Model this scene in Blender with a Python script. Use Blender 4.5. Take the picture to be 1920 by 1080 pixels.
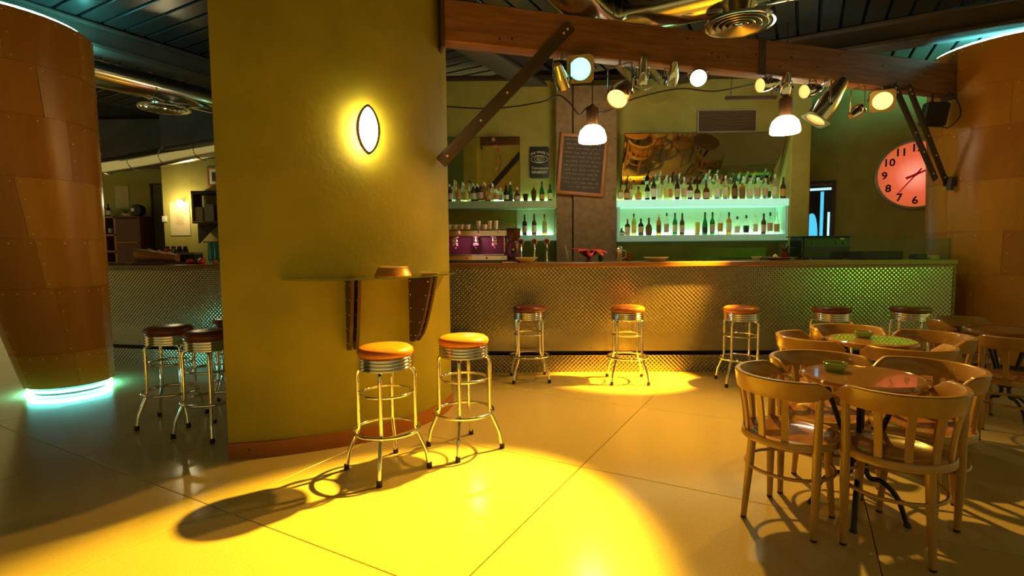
import bpy, math, random
from math import sin, cos, pi, radians as rad, atan2, hypot
from mathutils import Vector, Matrix
random.seed(7)
for o in list(bpy.data.objects): bpy.data.objects.remove(o)
S = bpy.context.scene
COL = S.collection

# ------------------------------------------------------------------ camera
cam = bpy.data.objects.new('camera', bpy.data.cameras.new('camera'))
COL.objects.link(cam); S.camera = cam
cam.data.sensor_width = 36.0
cam.data.lens = 987.0 / 1920.0 * 36.0
cam.data.clip_start = 0.05
P_, R_ = rad(4.1), rad(0.5)
fw = Vector((0, cos(P_), -sin(P_))); rt = Vector((1, 0, 0)); up = rt.cross(fw)
r2 = rt * cos(R_) - up * sin(R_); u2 = up * cos(R_) + rt * sin(R_)
cam.matrix_world = Matrix(((r2.x, u2.x, -fw.x, 0), (r2.y, u2.y, -fw.y, 0), (r2.z, u2.z, -fw.z, 1.40), (0, 0, 0, 1)))

# ------------------------------------------------------------------ world, exposure
W = bpy.data.worlds.new('world'); S.world = W; W.use_nodes = True
bg = W.node_tree.nodes['Background']
bg.inputs[0].default_value = (1.0, 0.78, 0.24, 1); bg.inputs[1].default_value = 0.41
S.view_settings.view_transform = 'Standard'; S.view_settings.look = 'None'
S.view_settings.exposure = 0.0; S.view_settings.gamma = 1.0
S.view_settings.use_curve_mapping = False

def lamp(name, kind, loc, energy, color, aim=None, size=None, blend=0.3, radius=0.05, parent=None):
    d = bpy.data.lights.new(name, kind); d.energy = energy; d.color = color
    if kind == 'SPOT':
        d.spot_size = rad(size); d.spot_blend = blend; d.shadow_soft_size = radius
    else:
        d.shadow_soft_size = radius
    o = bpy.data.objects.new(name, d); COL.objects.link(o)
    o.location = Vector(loc) - (parent.location if parent else Vector((0, 0, 0)))
    if aim is not None:
        o.rotation_euler = (Vector(aim) - Vector(loc)).to_track_quat('-Z', 'Y').to_euler()
    o.parent = parent
    return o

# ------------------------------------------------------------------ materials
MATS = {}
def mat(name, col, rough=0.5, metal=0.0, emit=None, es=0.0, trans=0.0, noise=None, bump=None, rnd=None, coat=0.0, ior=1.45, stretch=(1, 1, 1), alpha=1.0):
    """noise=(scale, second colour, amount), bump=(scale, strength), rnd=second colour mixed per object"""
    m = bpy.data.materials.new(name); m.use_nodes = True
    nt = m.node_tree; b = nt.nodes['Principled BSDF']
    b.inputs['Base Color'].default_value = (*col, 1); b.inputs['Roughness'].default_value = rough
    b.inputs['Metallic'].default_value = metal; b.inputs['IOR'].default_value = ior
    b.inputs['Transmission Weight'].default_value = trans; b.inputs['Coat Weight'].default_value = coat
    b.inputs['Alpha'].default_value = alpha
    if emit:
        b.inputs['Emission Color'].default_value = (*emit, 1); b.inputs['Emission Strength'].default_value = es
    tc = mp = None
    if noise or bump:
        tc = nt.nodes.new('ShaderNodeTexCoord'); mp = nt.nodes.new('ShaderNodeMapping')
        mp.inputs['Scale'].default_value = stretch
        nt.links.new(tc.outputs['Object'], mp.inputs[0])
    src = None
    if rnd:
        oi = nt.nodes.new('ShaderNodeObjectInfo'); mx = nt.nodes.new('ShaderNodeMix'); mx.data_type = 'RGBA'
        mx.inputs[6].default_value = (*col, 1); mx.inputs[7].default_value = (*rnd, 1)
        nt.links.new(oi.outputs['Random'], mx.inputs[0]); src = mx.outputs[2]
    if noise:
        nz = nt.nodes.new('ShaderNodeTexNoise'); nz.inputs['Scale'].default_value = noise[0]; nz.inputs['Detail'].default_value = 6
        nt.links.new(mp.outputs[0], nz.inputs['Vector'])
        rp = nt.nodes.new('ShaderNodeMapRange'); rp.inputs[1].default_value = 0.35; rp.inputs[2].default_value = 0.7
        rp.inputs[4].default_value = noise[2]
        nt.links.new(nz.outputs[0], rp.inputs[0])
        mx = nt.nodes.new('ShaderNodeMix'); mx.data_type = 'RGBA'
        mx.inputs[6].default_value = (*col, 1); mx.inputs[7].default_value = (*noise[1], 1)
        if src: nt.links.new(src, mx.inputs[6])
        nt.links.new(rp.outputs[0], mx.inputs[0]); src = mx.outputs[2]
    if src: nt.links.new(src, b.inputs['Base Color'])
    if bump:
        nz = nt.nodes.new('ShaderNodeTexNoise'); nz.inputs['Scale'].default_value = bump[0]; nz.inputs['Detail'].default_value = 5
        bp = nt.nodes.new('ShaderNodeBump'); bp.inputs['Strength'].default_value = bump[1]; bp.inputs['Distance'].default_value = 0.02
        nt.links.new(mp.outputs[0], nz.inputs['Vector']); nt.links.new(nz.outputs[0], bp.inputs['Height'])
        nt.links.new(bp.outputs[0], b.inputs['Normal'])
    MATS[name] = m
    return m

mat('chrome', (0.86, 0.84, 0.80), 0.09, 1.0)
mat('diffuser_metal', (0.72, 0.68, 0.55), 0.32, 1.0)
mat('duct_metal', (0.80, 0.78, 0.70), 0.16, 1.0)
mat('plaster', (0.345, 0.29, 0.018), 0.6, noise=(1.8, (0.245, 0.215, 0.012), 1.0), bump=(26, 0.12))
mat('wall_plaster', (0.42, 0.36, 0.075), 0.7, noise=(3.0, (0.31, 0.27, 0.05), 0.8), bump=(22, 0.15))
mat('terrazzo', (0.56, 0.46, 0.22), 0.17, noise=(90, (0.42, 0.34, 0.15), 0.55), rnd=(0.52, 0.43, 0.20))
mat('grout', (0.24, 0.19, 0.08), 0.8)
mat('ceiling_board', (0.024, 0.026, 0.026), 0.30)
mat('ceiling_dark', (0.008, 0.008, 0.010), 0.9)
mat('beam_paint', (0.085, 0.068, 0.055), 0.55, noise=(2, (0.03, 0.022, 0.02), 0.6))
mat('timber', (0.27, 0.115, 0.032), 0.55, noise=(6, (0.15, 0.058, 0.018), 0.9), bump=(10, 0.15), stretch=(0.5, 4, 6))
mat('plywood', (0.62, 0.285, 0.026), 0.33, noise=(3, (0.50, 0.21, 0.018), 0.55), rnd=(0.40, 0.145, 0.016), stretch=(5, 5, 0.8))
mat('rivet', (0.85, 0.66, 0.40), 0.3, 0.3)
mat('skirting', (0.34, 0.115, 0.020), 0.4, noise=(4, (0.26, 0.085, 0.015), 0.6), stretch=(0.6, 0.6, 5))
def plate_material():
    # steel sheet pressed in a quilted diamond relief
    m = mat('bar_plate', (0.31, 0.270, 0.19), 0.25, 0.86); nt = m.node_tree; b = nt.nodes['Principled BSDF']
    tc = nt.nodes.new('ShaderNodeTexCoord'); sx = nt.nodes.new('ShaderNodeSeparateXYZ'); nt.links.new(tc.outputs['Object'], sx.inputs[0])
    def wave(op):
        k = nt.nodes.new('ShaderNodeMath'); k.operation = op; nt.links.new(sx.outputs['X'], k.inputs[0]); nt.links.new(sx.outputs['Z'], k.inputs[1])
        j = nt.nodes.new('ShaderNodeMath'); j.operation = 'MULTIPLY'; nt.links.new(k.outputs[0], j.inputs[0]); j.inputs[1].default_value = 2 * pi / 0.047
        i = nt.nodes.new('ShaderNodeMath'); i.operation = 'COSINE'; nt.links.new(j.outputs[0], i.inputs[0]); return i
    a, c = wave('ADD'), wave('SUBTRACT'); h = nt.nodes.new('ShaderNodeMath'); h.operation = 'ADD'
    nt.links.new(a.outputs[0], h.inputs[0]); nt.links.new(c.outputs[0], h.inputs[1])
    bp = nt.nodes.new('ShaderNodeBump'); bp.inputs['Strength'].default_value = 1.0; bp.inputs['Distance'].default_value = 0.0012
    fd = nt.nodes.new('ShaderNodeMapRange'); fd.interpolation_type = 'SMOOTHSTEP'; fd.inputs[1].default_value = 0.36; fd.inputs[2].default_value = 0.66
    nt.links.new(sx.outputs['Z'], fd.inputs[0]); lo = nt.nodes.new('ShaderNodeMath'); lo.operation = 'LESS_THAN'; lo.inputs[1].default_value = 0.22; nt.links.new(sx.outputs['Z'], lo.inputs[0])
    mx = nt.nodes.new('ShaderNodeMath'); mx.operation = 'MAXIMUM'; nt.links.new(fd.outputs[0], mx.inputs[0]); nt.links.new(lo.outputs[0], mx.inputs[1])
    ml = nt.nodes.new('ShaderNodeMath'); ml.operation = 'MULTIPLY'; nt.links.new(h.outputs[0], ml.inputs[0]); nt.links.new(mx.outputs[0], ml.inputs[1])
    nt.links.new(ml.outputs[0], bp.inputs['Height']); nt.links.new(bp.outputs[0], b.inputs['Normal'])
plate_material()
mat('bar_top', (0.30, 0.155, 0.045), 0.25, noise=(5, (0.22, 0.10, 0.03), 0.6), stretch=(0.4, 5, 5))
mat('black', (0.012, 0.011, 0.012), 0.45)
mat('black_gloss', (0.010, 0.010, 0.012), 0.15)
mat('iron', (0.018, 0.018, 0.022), 0.4, 0.5)
mat('dark_steel', (0.075, 0.052, 0.036), 0.5, 0.3)
mat('bracket', (0.060, 0.030, 0.020), 0.45)
mat('vinyl', (0.42, 0.130, 0.018), 0.30)
mat('vinyl_dark', (0.17, 0.045, 0.020), 0.30)
mat('rubber', (0.03, 0.012, 0.008), 0.6)
mat('chair_wood', (0.41, 0.235, 0.055), 0.30, noise=(5, (0.33, 0.18, 0.04), 0.6), coat=0.4, stretch=(3, 3, 0.6))
mat('seat_wood', (0.36, 0.17, 0.055), 0.18, noise=(4, (0.28, 0.12, 0.04), 0.7), coat=0.5, stretch=(4, 0.6, 1))
mat('table_wood', (0.33, 0.165, 0.050), 0.10, noise=(4, (0.25, 0.115, 0.035), 0.7), coat=0.8, stretch=(0.6, 5, 1))
mat('glass', (0.80, 0.95, 0.86), 0.02, trans=1.0, ior=1.2)
mat('table_glass', (0.74, 0.93, 0.70), 0.03, trans=1.0, ior=1.35)
mat('green_glass', (0.42, 0.55, 0.22), 0.08, trans=0.55)
mat('mirror', (0.62, 0.60, 0.46), 0.03, 1.0)
mat('concrete', (0.30, 0.185, 0.085), 0.8, noise=(14, (0.20, 0.12, 0.05), 0.9), bump=(50, 0.3))
mat('shelf_paint', (0.40, 0.54, 0.32), 0.45)
mat('shelf_back', (0.66, 0.76, 0.60), 0.5)
mat('shelf_glow', (0.60, 0.78, 0.68), 0.4, emit=(0.30, 0.95, 0.72), es=0.62)
mat('shelf_glow_low', (0.50, 0.68, 0.55), 0.4, emit=(0.20, 0.75, 0.52), es=0.13)
mat('tube_cyan', (0.7, 0.9, 0.85), 0.4, emit=(0.45, 1.0, 0.62), es=17.0)
mat('neon_cyan', (0.6, 0.9, 0.9), 0.4, emit=(0.16, 0.95, 0.88), es=75.0)
mat('door_cyan', (0.2, 0.7, 0.9), 0.4, emit=(0.08, 0.62, 0.95), es=1.0)
mat('door_white', (0.6, 0.8, 0.9), 0.4, emit=(0.45, 0.95, 1.0), es=1.3)
mat('sconce_glass', (0.9, 0.85, 0.7), 0.4, emit=(1.0, 0.86, 0.52), es=12.0)
mat('sconce_bulb', (0.9, 0.85, 0.7), 0.4, emit=(1.0, 0.85, 0.46), es=120.0)
mat('pendant_glass', (0.9, 0.9, 0.8), 0.4, emit=(1.0, 0.93, 0.60), es=21.0)
mat('lens_cyan', (0.5, 0.9, 0.8), 0.4, emit=(0.28, 1.0, 0.72), es=1.9)
mat('lens_yellow', (0.9, 0.7, 0.2), 0.4, emit=(1.0, 0.70, 0.12), es=3.2)
mat('lens_white', (0.9, 0.85, 0.7), 0.4, emit=(1.0, 0.88, 0.62), es=6.0)
mat('lens_orange', (0.9, 0.5, 0.2), 0.4, emit=(1.0, 0.52, 0.14), es=1.5)
mat('lens_green', (0.3, 0.8, 0.2), 0.4, emit=(0.15, 1.0, 0.05), es=3.0)
mat('lens_dark', (0.20, 0.15, 0.08), 0.1, 0.6)
mat('brown_metal', (0.14, 0.06, 0.022), 0.4, 0.4)
mat('gel_frame', (0.32, 0.27, 0.14), 0.5, 0.5)
mat('speaker_cloth', (0.014, 0.010, 0.010), 0.8)
mat('clock_rim', (0.62, 0.58, 0.52), 0.35, 0.5)
mat('clock_ink', (0.05, 0.006, 0.006), 0.5)
mat('clock_red', (0.45, 0.01, 0.015), 0.5, emit=(0.6, 0.0, 0.01), es=0.25)
mat('chalk_slate', (0.055, 0.034, 0.020), 0.7, noise=(5, (0.08, 0.055, 0.035), 0.7))
mat('chalk', (0.55, 0.47, 0.33), 0.9)
mat('chalk_frame', (0.40, 0.155, 0.045), 0.5)
mat('sign_black', (0.012, 0.010, 0.010), 0.35)
mat('sign_cream', (0.72, 0.70, 0.50), 0.5)
mat('sign_edge', (0.22, 0.21, 0.14), 0.5)
mat('vent_paint', (0.40, 0.33, 0.19), 0.5)
mat('vent_slat', (0.15, 0.085, 0.035), 0.5)
mat('chrome_pink_lit', (0.80, 0.62, 0.62), 0.14, 1.0)  # pink light falling on the espresso machine, put into the chrome colour
mat('machine_steel', (0.62, 0.56, 0.50), 0.25, 1.0)
mat('cup_white', (0.82, 0.70, 0.58), 0.3)
mat('machine_pink_lit', (0.90, 0.55, 0.66), 0.2, 0.7, es=0.0)  # reflected pink light put into the base colour of the small parts
mat('plate_yellow', (0.78, 0.60, 0.22), 0.25)
mat('plate_wood', (0.45, 0.20, 0.06), 0.35)
mat('red_petal', (0.75, 0.06, 0.02), 0.45)
mat('plum', (0.09, 0.02, 0.03), 0.35)
mat('steel', (0.70, 0.64, 0.52), 0.2, 1.0)
mat('paper', (0.62, 0.50, 0.26), 0.7, noise=(6, (0.52, 0.42, 0.2), 0.5))
mat('print_grey', (0.20, 0.14, 0.07), 0.8)
mat('frame_orange', (0.48, 0.20, 0.05), 0.5)
mat('cabinet', (0.12, 0.035, 0.020), 0.5, rnd=(0.10, 0.03, 0.02))
mat('cabinet_edge', (0.33, 0.15, 0.045), 0.5)
mat('door_grey', (0.11, 0.085, 0.04), 0.6)
mat('box_beige', (0.42, 0.34, 0.19), 0.6)
mat('box_grey', (0.24, 0.24, 0.20), 0.6)
mat('cloth_cyan', (0.10, 0.42, 0.52), 0.7)
mat('tomato', (0.62, 0.04, 0.015), 0.3)
mat('bread', (0.50, 0.20, 0.04), 0.6, noise=(8, (0.36, 0.12, 0.02), 0.7))
mat('leaf', (0.05, 0.08, 0.02), 0.5)
mat('terracotta', (0.34, 0.09, 0.04), 0.6)
mat('pot_red', (0.16, 0.014, 0.016), 0.4)
mat('white_plain', (0.7, 0.66, 0.5), 0.5)
mat('cable', (0.018, 0.012, 0.010), 0.5)
mat('red_paint', (0.35, 0.02, 0.01), 0.5)
# backlit clock face: whiter where the tube sits behind the centre
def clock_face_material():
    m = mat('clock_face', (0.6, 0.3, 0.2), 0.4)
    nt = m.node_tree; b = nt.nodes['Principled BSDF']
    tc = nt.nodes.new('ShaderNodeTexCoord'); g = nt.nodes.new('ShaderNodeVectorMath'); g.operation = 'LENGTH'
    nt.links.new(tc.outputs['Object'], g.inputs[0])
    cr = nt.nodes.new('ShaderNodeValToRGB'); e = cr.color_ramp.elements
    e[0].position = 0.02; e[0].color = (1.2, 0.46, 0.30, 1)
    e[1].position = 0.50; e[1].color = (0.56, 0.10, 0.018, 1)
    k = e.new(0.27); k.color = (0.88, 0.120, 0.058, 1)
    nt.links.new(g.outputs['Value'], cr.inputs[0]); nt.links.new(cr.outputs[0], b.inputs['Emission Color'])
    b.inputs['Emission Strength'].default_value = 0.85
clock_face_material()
for n, c, t in (('amber', (0.62, 0.24, 0.03), .7), ('brown', (0.14, 0.05, 0.02), .45), ('dark', (0.035, 0.03, 0.02), .3), ('clear', (0.90, 0.95, 0.84), .88),
                ('olive', (0.50, 0.45, 0.08), .75), ('green', (0.03, 0.20, 0.05), .5), ('rose', (0.70, 0.36, 0.22), .6)):
    mat('glass_' + n, c, 0.06, trans=t, ior=1.25)
for n, c in (('cream', (0.68, 0.60, 0.36)), ('white', (0.75, 0.74, 0.60)), ('orange', (0.62, 0.30, 0.08)), ('pink', (0.58, 0.36, 0.24)), ('yellow', (0.75, 0.60, 0.14)),
             ('black', (0.03, 0.03, 0.03)), ('brown', (0.20, 0.09, 0.03)), ('green', (0.16, 0.34, 0.10)), ('dark', (0.03, 0.03, 0.025)), ('red', (0.50, 0.05, 0.02)), ('pale', (0.72, 0.76, 0.60))):
    mat('tint_' + n, c, 0.5)

# ------------------------------------------------------------------ mesh helpers
class MB:
    def __init__(s): s.v = []; s.f = []
    def add(s, vs, fs, M=None):
        n = len(s.v)
        s.v += [tuple((M @ Vector(p)) if M is not None else p) for p in vs]
        s.f += [tuple(i + n for i in f) for f in fs]
        return s
    def box(s, c, d, M=None, rz=0.0, ch=0.0):
        hx, hy, hz = d[0] / 2, d[1] / 2, d[2] / 2
        if rz: M = (M or Matrix()) @ Matrix.Translation(c) @ Matrix.Rotation(rz, 4, 'Z'); c = (0, 0, 0)
        if ch <= 0:
            vs = [(c[0] + x * hx, c[1] + y * hy, c[2] + z * hz) for x in (-1, 1) for y in (-1, 1) for z in (-1, 1)]
            return s.add(vs, [(0, 1, 3, 2), (4, 6, 7, 5), (0, 4, 5, 1), (2, 3, 7, 6), (0, 2, 6, 4), (1, 5, 7, 3)], M)
        pts = [(hx - ch, hy), (hx, hy - ch), (hx, -hy + ch), (hx - ch, -hy), (-hx + ch, -hy), (-hx, -hy + ch), (-hx, hy - ch), (-hx + ch, hy)]
        k = lambda p, a: (p[0] - math.copysign(a, p[0]), p[1] - math.copysign(a, p[1]))
        rings = [[(*k(p, ch), -hz) for p in pts], [(*p, -hz + ch) for p in pts], [(*p, hz - ch) for p in pts], [(*k(p, ch), hz) for p in pts]]
        vs = [(c[0] + x, c[1] + y, c[2] + z) for r in rings for x, y, z in r]
        fs = [tuple(range(8)), tuple(reversed(range(24, 32)))]
        for a in range(3):
            for i in range(8):
                j = (i + 1) % 8; fs.append((a * 8 + j, a * 8 + i, (a + 1) * 8 + i, (a + 1) * 8 + j))
        return s.add(vs, fs, M)
    def lathe(s, prof, n=24, M=None, cap=True, c=(0, 0, 0)):
        vs = []; fs = []
        for r, z in prof:
            for i in range(n):
                a = 2 * pi * i / n; vs.append((c[0] + r * cos(a), c[1] + r * sin(a), c[2] + z))
        m = len(prof)
        for k in range(m - 1):
            for i in range(n):
                j = (i + 1) % n; fs.append((k * n + i, k * n + j, (k + 1) * n + j, (k + 1) * n + i))
        if cap:
            if prof[0][0] > 1e-5: fs.append(tuple(reversed(range(n))))
            if prof[-1][0] > 1e-5: fs.append(tuple(range((m - 1) * n, m * n)))
        return s.add(vs, fs, M)
    def tube(s, path, r, n=10, closed=False, M=None, cap=True, flat=1.0):
        P = [Vector(p) for p in path]; m = len(P); vs = []; fs = []
        rr = r if isinstance(r, (list, tuple)) else [r] * m
        prev = None
        for i in range(m):
            if closed: t = P[(i + 1) % m] - P[i - 1]
            else: t = P[min(i + 1, m - 1)] - P[max(i - 1, 0)]
            t.normalize()
            if prev is None:
                a = Vector((0, 0, 1)) if abs(t.z) < 0.9 else Vector((1, 0, 0))
                nrm = (a - t * a.dot(t)).normalized()
            else:
                nrm = (prev - t * prev.dot(t)).normalized()
            prev = nrm; b = t.cross(nrm)
            for k in range(n):
                a = 2 * pi * k / n; vs.append(tuple(P[i] + (nrm * cos(a) * flat + b * sin(a)) * rr[i]))
        for i in range(m if closed else m - 1):
            j = (i + 1) % m
            for k in range(n):
                l = (k + 1) % n; fs.append((i * n + k, i * n + l, j * n + l, j * n + k))
        if cap and not closed: fs += [tuple(reversed(range(n))), tuple(range((m - 1) * n, m * n))]
        return s.add(vs, fs, M)
    def prism(s, poly, z0, z1, M=None):
        n = len(poly)
        vs = [(x, y, z0) for x, y in poly] + [(x, y, z1) for x, y in poly]
        fs = [tuple(reversed(range(n))), tuple(range(n, 2 * n))] + [(i, (i + 1) % n, n + (i + 1) % n, n + i) for i in range(n)]
        return s.add(vs, fs, M)
    def grid(s, rows, M=None, closed=False):
        """rows: list of equally long point rows"""
        n = len(rows[0]); vs = [p for r in rows for p in r]; fs = []
        for i in range(len(rows) - 1):
            for k in range(n if closed else n - 1):
                l = (k + 1) % n; fs.append((i * n + k, i * n + l, (i + 1) * n + l, (i + 1) * n + k))
        return s.add(vs, fs, M)
    def mesh(s, name, m, smooth=38):
        me = bpy.data.meshes.new(name); me.from_pydata(s.v, [], s.f); me.validate()
        import bmesh
        bm = bmesh.new(); bm.from_mesh(me); bmesh.ops.recalc_face_normals(bm, faces=bm.faces); bm.to_mesh(me); bm.free()
        me.materials.append(MATS[m])
        if smooth:
            me.polygons.foreach_set('use_smooth', [True] * len(me.polygons)); me.set_sharp_from_angle(angle=rad(smooth))
        return me
    def build(s, name, m, parent=None, world=False, smooth=38):
        if world and parent is not None:
            root = parent
            while root.parent: root = root.parent
            l = root.location; s.v = [(p[0] - l.x, p[1] - l.y, p[2] - l.z) for p in s.v]
        o = bpy.data.objects.new(name, s.mesh(name, m, smooth)); COL.objects.link(o); o.parent = parent
        return o

def thing(name, label, cat, loc=(0, 0, 0), rz=0.0, group=None):
    o = bpy.data.objects.new(name, None); COL.objects.link(o); o.empty_display_size = 0.1
    o.location = loc; o.rotation_euler = (0, 0, rz); return tag(o, label, cat, group)
def tag(o, label, cat, group=None):
    o['label'] = label; o['category'] = cat
    if group: o['group'] = group
    return o
def struct(o):
    o['kind'] = 'structure'; return o
def link_copy(o, parent=None):
    c = o.copy(); COL.objects.link(c); c.parent = parent
    return c
def copy_tree(o, parent=None):
    c = link_copy(o, parent)
    for ch in list(KIDS.get(o.name, ())): copy_tree(ch, c)
    return c
KIDS = {}
def index_kids():
    KIDS.clear()
    for o in bpy.data.objects:
        if o.parent: KIDS.setdefault(o.parent.name, []).append(o)
def base_mesh(o, world_loc):
    """place a mesh object built in world coordinates so that its origin is world_loc"""
    l = Vector(world_loc)
    for v in o.data.vertices: v.co -= l
    o.location = l; return o
def text_obj(body, size, m, parent, M, name='lettering', depth=0.002, bold=0.0, shear=0.0, ax='CENTER'):
    cu = bpy.data.curves.new('t', 'FONT'); cu.body = body; cu.size = size; cu.extrude = depth / 2; cu.offset = bold; cu.shear = shear
    cu.align_x = ax; cu.align_y = 'CENTER'; cu.resolution_u = 3
    t = bpy.data.objects.new('t', cu); COL.objects.link(t)
    dg = bpy.context.evaluated_depsgraph_get(); me = bpy.data.meshes.new_from_object(t.evaluated_get(dg))
    bpy.data.objects.remove(t); bpy.data.curves.remove(cu)
    me.transform(M); me.materials.clear(); me.materials.append(MATS[m]); me.name = name
    o = bpy.data.objects.new(name, me); COL.objects.link(o); o.parent = parent
    return o
def spline(pts, per=8, closed=False):
    P = [Vector(p) for p in pts]; n = len(P); out = []
    for i in range(n if closed else n - 1):
        g = (lambda k: P[k % n]) if closed else (lambda k: P[max(0, min(n - 1, k))])
        p0, p1, p2, p3 = g(i - 1), g(i), g(i + 1), g(i + 2)
        for k in range(per):
            t = k / per
            out.append(0.5 * ((2 * p1) + (p2 - p0) * t + (2 * p0 - 5 * p1 + 4 * p2 - p3) * t * t + (3 * p1 - p0 - 3 * p2 + p3) * t ** 3))
    if not closed: out.append(P[-1].copy())
    return [tuple(p) for p in out]
def frame_z(origin, direction, upv=(0, 0, 1)):
    """matrix whose local z looks along direction"""
    q = Vector(direction).to_track_quat('Z', 'Y')
    return Matrix.Translation(origin) @ q.to_matrix().to_4x4()

# building grid: u runs away to the right, v to the right and nearer
GA = rad(29.0)
def UV(u, v): return (u * sin(GA) + v * cos(GA), u * cos(GA) - v * sin(GA))
def inv_uv(x, y): return (x * sin(GA) + y * cos(GA), x * cos(GA) - y * sin(GA))

# ================================================================== STRUCTURE
# ---- floor: terrazzo slabs on a dark bed
fl = struct(MB().box((-0.5, 4.5, -0.07), (19, 15, 0.06)).build('floor', 'grout'))
PU, PV, OU, OV = 1.45, 1.555, 1.66, -2.78
slab = MB().box((0, 0, -0.02), (PV - 0.005, PU - 0.005, 0.04), ch=0.0015).mesh('floor_slab', 'terrazzo', 30)
for i in range(-4, 12):
    for j in range(-8, 9):
        x, y = UV(OU + (i + 0.5) * PU, OV + (j + 0.5) * PV)
        if -9.3 < x < 8.3 and -1.9 < y < 11.0:
            o = bpy.data.objects.new('floor_slab', slab); COL.objects.link(o)
            o.location = (x, y, 0); o.rotation_euler = (0, 0, -GA); o.parent = fl

# ---- ceiling: dark boards between steel beams, two directions
ZC = 3.88
ce = struct(MB().box((-0.5, 5.4, ZC + 0.10), (19, 13.2, 0.06)).build('ceiling', 'ceiling_dark'))
BP = 0.212
def boards(u0, u1, v0, v1, along):
    if along == 'u':
        me = MB().box((0, 0, 0.015), (BP - 0.03, u1 - u0, 0.03), ch=0.006).mesh('ceiling_board', 'ceiling_board', 30)
        n = int((v1 - v0) / BP); pos = [((u0 + u1) / 2, v0 + (k + .5) * BP) for k in range(n)]
    else:
        me = MB().box((0, 0, 0.015), (v1 - v0, BP - 0.03, 0.03), ch=0.006).mesh('ceiling_board', 'ceiling_board', 30)
        n = int((u1 - u0) / BP); pos = [(u0 + (k + .5) * BP, (v0 + v1) / 2) for k in range(n)]
    for u, v in pos:
        x, y = UV(u, v)
        if not (-8.6 < x < 7.6 and 0.5 < y < 10.6): continue
        o = bpy.data.objects.new('ceiling_board', me); COL.objects.link(o)
        o.location = (x, y, ZC); o.rotation_euler = (0, 0, -GA); o.parent = ce
boards(1.6, 7.2, -3.10, 6.0, 'u')
boards(7.5, 10.4, -3.10, 3.0, 'u')
boards(-0.6, 11.5, -6.70, -3.45, 'v')
boards(-2.0, 9.0, -10.2, -7.05, 'v')
def ceiling_beam(u0, u1, v0, v1, label):
    uc, vc = (u0 + u1) / 2, (v0 + v1) / 2; x, y = UV(uc, vc)
    t = thing('ceiling_beam', label, 'beam', (x, y, 3.62), -GA)
    L = (v1 - v0, u1 - u0)
    MB().box((0, 0, 0.13), (L[0] * (0.35 if L[0] < L[1] else 1), L[1] * (0.35 if L[1] < L[0] else 1), 0.25)).build('web', 'beam_paint', t)
    MB().box((0, 0, 0.02), (L[0], L[1], 0.04), ch=0.004).build('flange', 'beam_paint', t)
    MB().box((0, 0, 0.24), (L[0], L[1], 0.03), ch=0.004).build('flange', 'beam_paint', t)
ceiling_beam(1.0, 8.7, -3.45, -3.12, 'dark steel ceiling beam running from beside the green pillar to the bar wall')
ceiling_beam(0.5, 9.6, -7.03, -6.72, 'dark steel ceiling beam passing over the flared column, leftmost')
ceiling_beam(7.20, 7.50, -1.55, 4.2, 'dark steel ceiling beam lit cyan above the right plywood column')

# ---- walls
YW = 7.35
wall = MB().box((1.0, YW + 0.125, 1.85), (6.26, 0.25, 3.70)).build('wall_back', 'wall_plaster'); struct(wall)
tr = MB().box((1.0, YW + 0.10, 3.725), (6.30, 0.36, 0.05), ch=0.005).build('trim_1', 'bracket'); struct(tr)
# clock wall, along the building grid
def grid_wall(name, a, b, h, th, m, z0=0):
    d = Vector((b[0] - a[0], b[1] - a[1], 0)); L = d.length; d.normalize(); n = Vector((-d.y, d.x, 0))
    c = (Vector((a[0] + b[0], a[1] + b[1], 0)) / 2) + n * th / 2
    o = MB().box((c.x, c.y, z0 + h / 2), (L, th, h), rz=atan2(d.y, d.x)).build(name, m); return struct(o)
DW = Vector((0.875, -0.485, 0)); NW = Vector((-0.485, -0.875, 0)); PW = Vector((5.885, 7.759, 0))
grid_wall('wall_right', tuple(PW - DW * 2.6)[:2], tuple(PW + DW * 2.6)[:2], 3.88, 0.2, 'wall_plaster')
# far left room
struct(MB().box((-7.4, 10.2, 1.5), (3.2, 0.2, 3.0)).build('wall_far', 'wall_plaster'))
struct(MB().box((-4.1, 9.10, 1.5), (3.6, 0.2, 3.0)).build('wall_left', 'wall_plaster'))
struct(MB().box((-5.86, 9.7, 1.5), (0.08, 1.0, 3.0)).build('wall_side', 'wall_plaster'))
struct(MB().box((-7.45, 10.2, 3.44), (3.1, 0.5, 0.88)).build('trim_2', 'beam_paint'))
struct(MB().box((-4.1, 9.20, 3.44), (3.6, 0.34, 0.88)).build('trim_3', 'beam_paint'))

struct(MB().box((-9.2, 0.0, 1.94), (0.2, 6.0, 3.88)).build('west_reflection_screen', 'wall_plaster'))  # unseen partial wall, added to darken the bar's reflection, open beyond for light
struct(MB().box((-0.5, -2.7, 3.15), (17.2, 0.2, 1.50)).build('rear_reflection_screen', 'wall_plaster'))  # unseen upper wall, added so the left mirror reflects something dim, open below
# ---- green curved pillar
front = [(-1.937, 3.497), (-1.70, 3.538), (-1.506, 3.595), (-1.208, 3.722), (-0.976, 3.883), (-0.741, 4.157), (-0.600, 4.47), (-0.56, 4.72)]
fr = [p[:2] for p in spline([(x, y, 0) for x, y in front], 5)]
back = [(-0.62, 4.95), (-0.85, 5.0), (-1.2, 4.78), (-1.55, 4.38), (-1.80, 3.9), (-1.93, 3.56)]
PIL = thing('curved_pillar', 'tall olive green plastered pillar with a curved front and wooden skirting', 'pillar', (-1.25, 4.1, 0))
MB().prism(fr + back, 0.0, 3.88).build('shaft', 'plaster', PIL, world=True, smooth=30)
def offset(pts, d):
    out = []
    for i, p in enumerate(pts):
        a = pts[max(0, i - 1)]; b = pts[min(len(pts) - 1, i + 1)]
        t = Vector((b[0] - a[0], b[1] - a[1])).normalized(); out.append((p[0] + t.y * d, p[1] - t.x * d))
    return out
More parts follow.
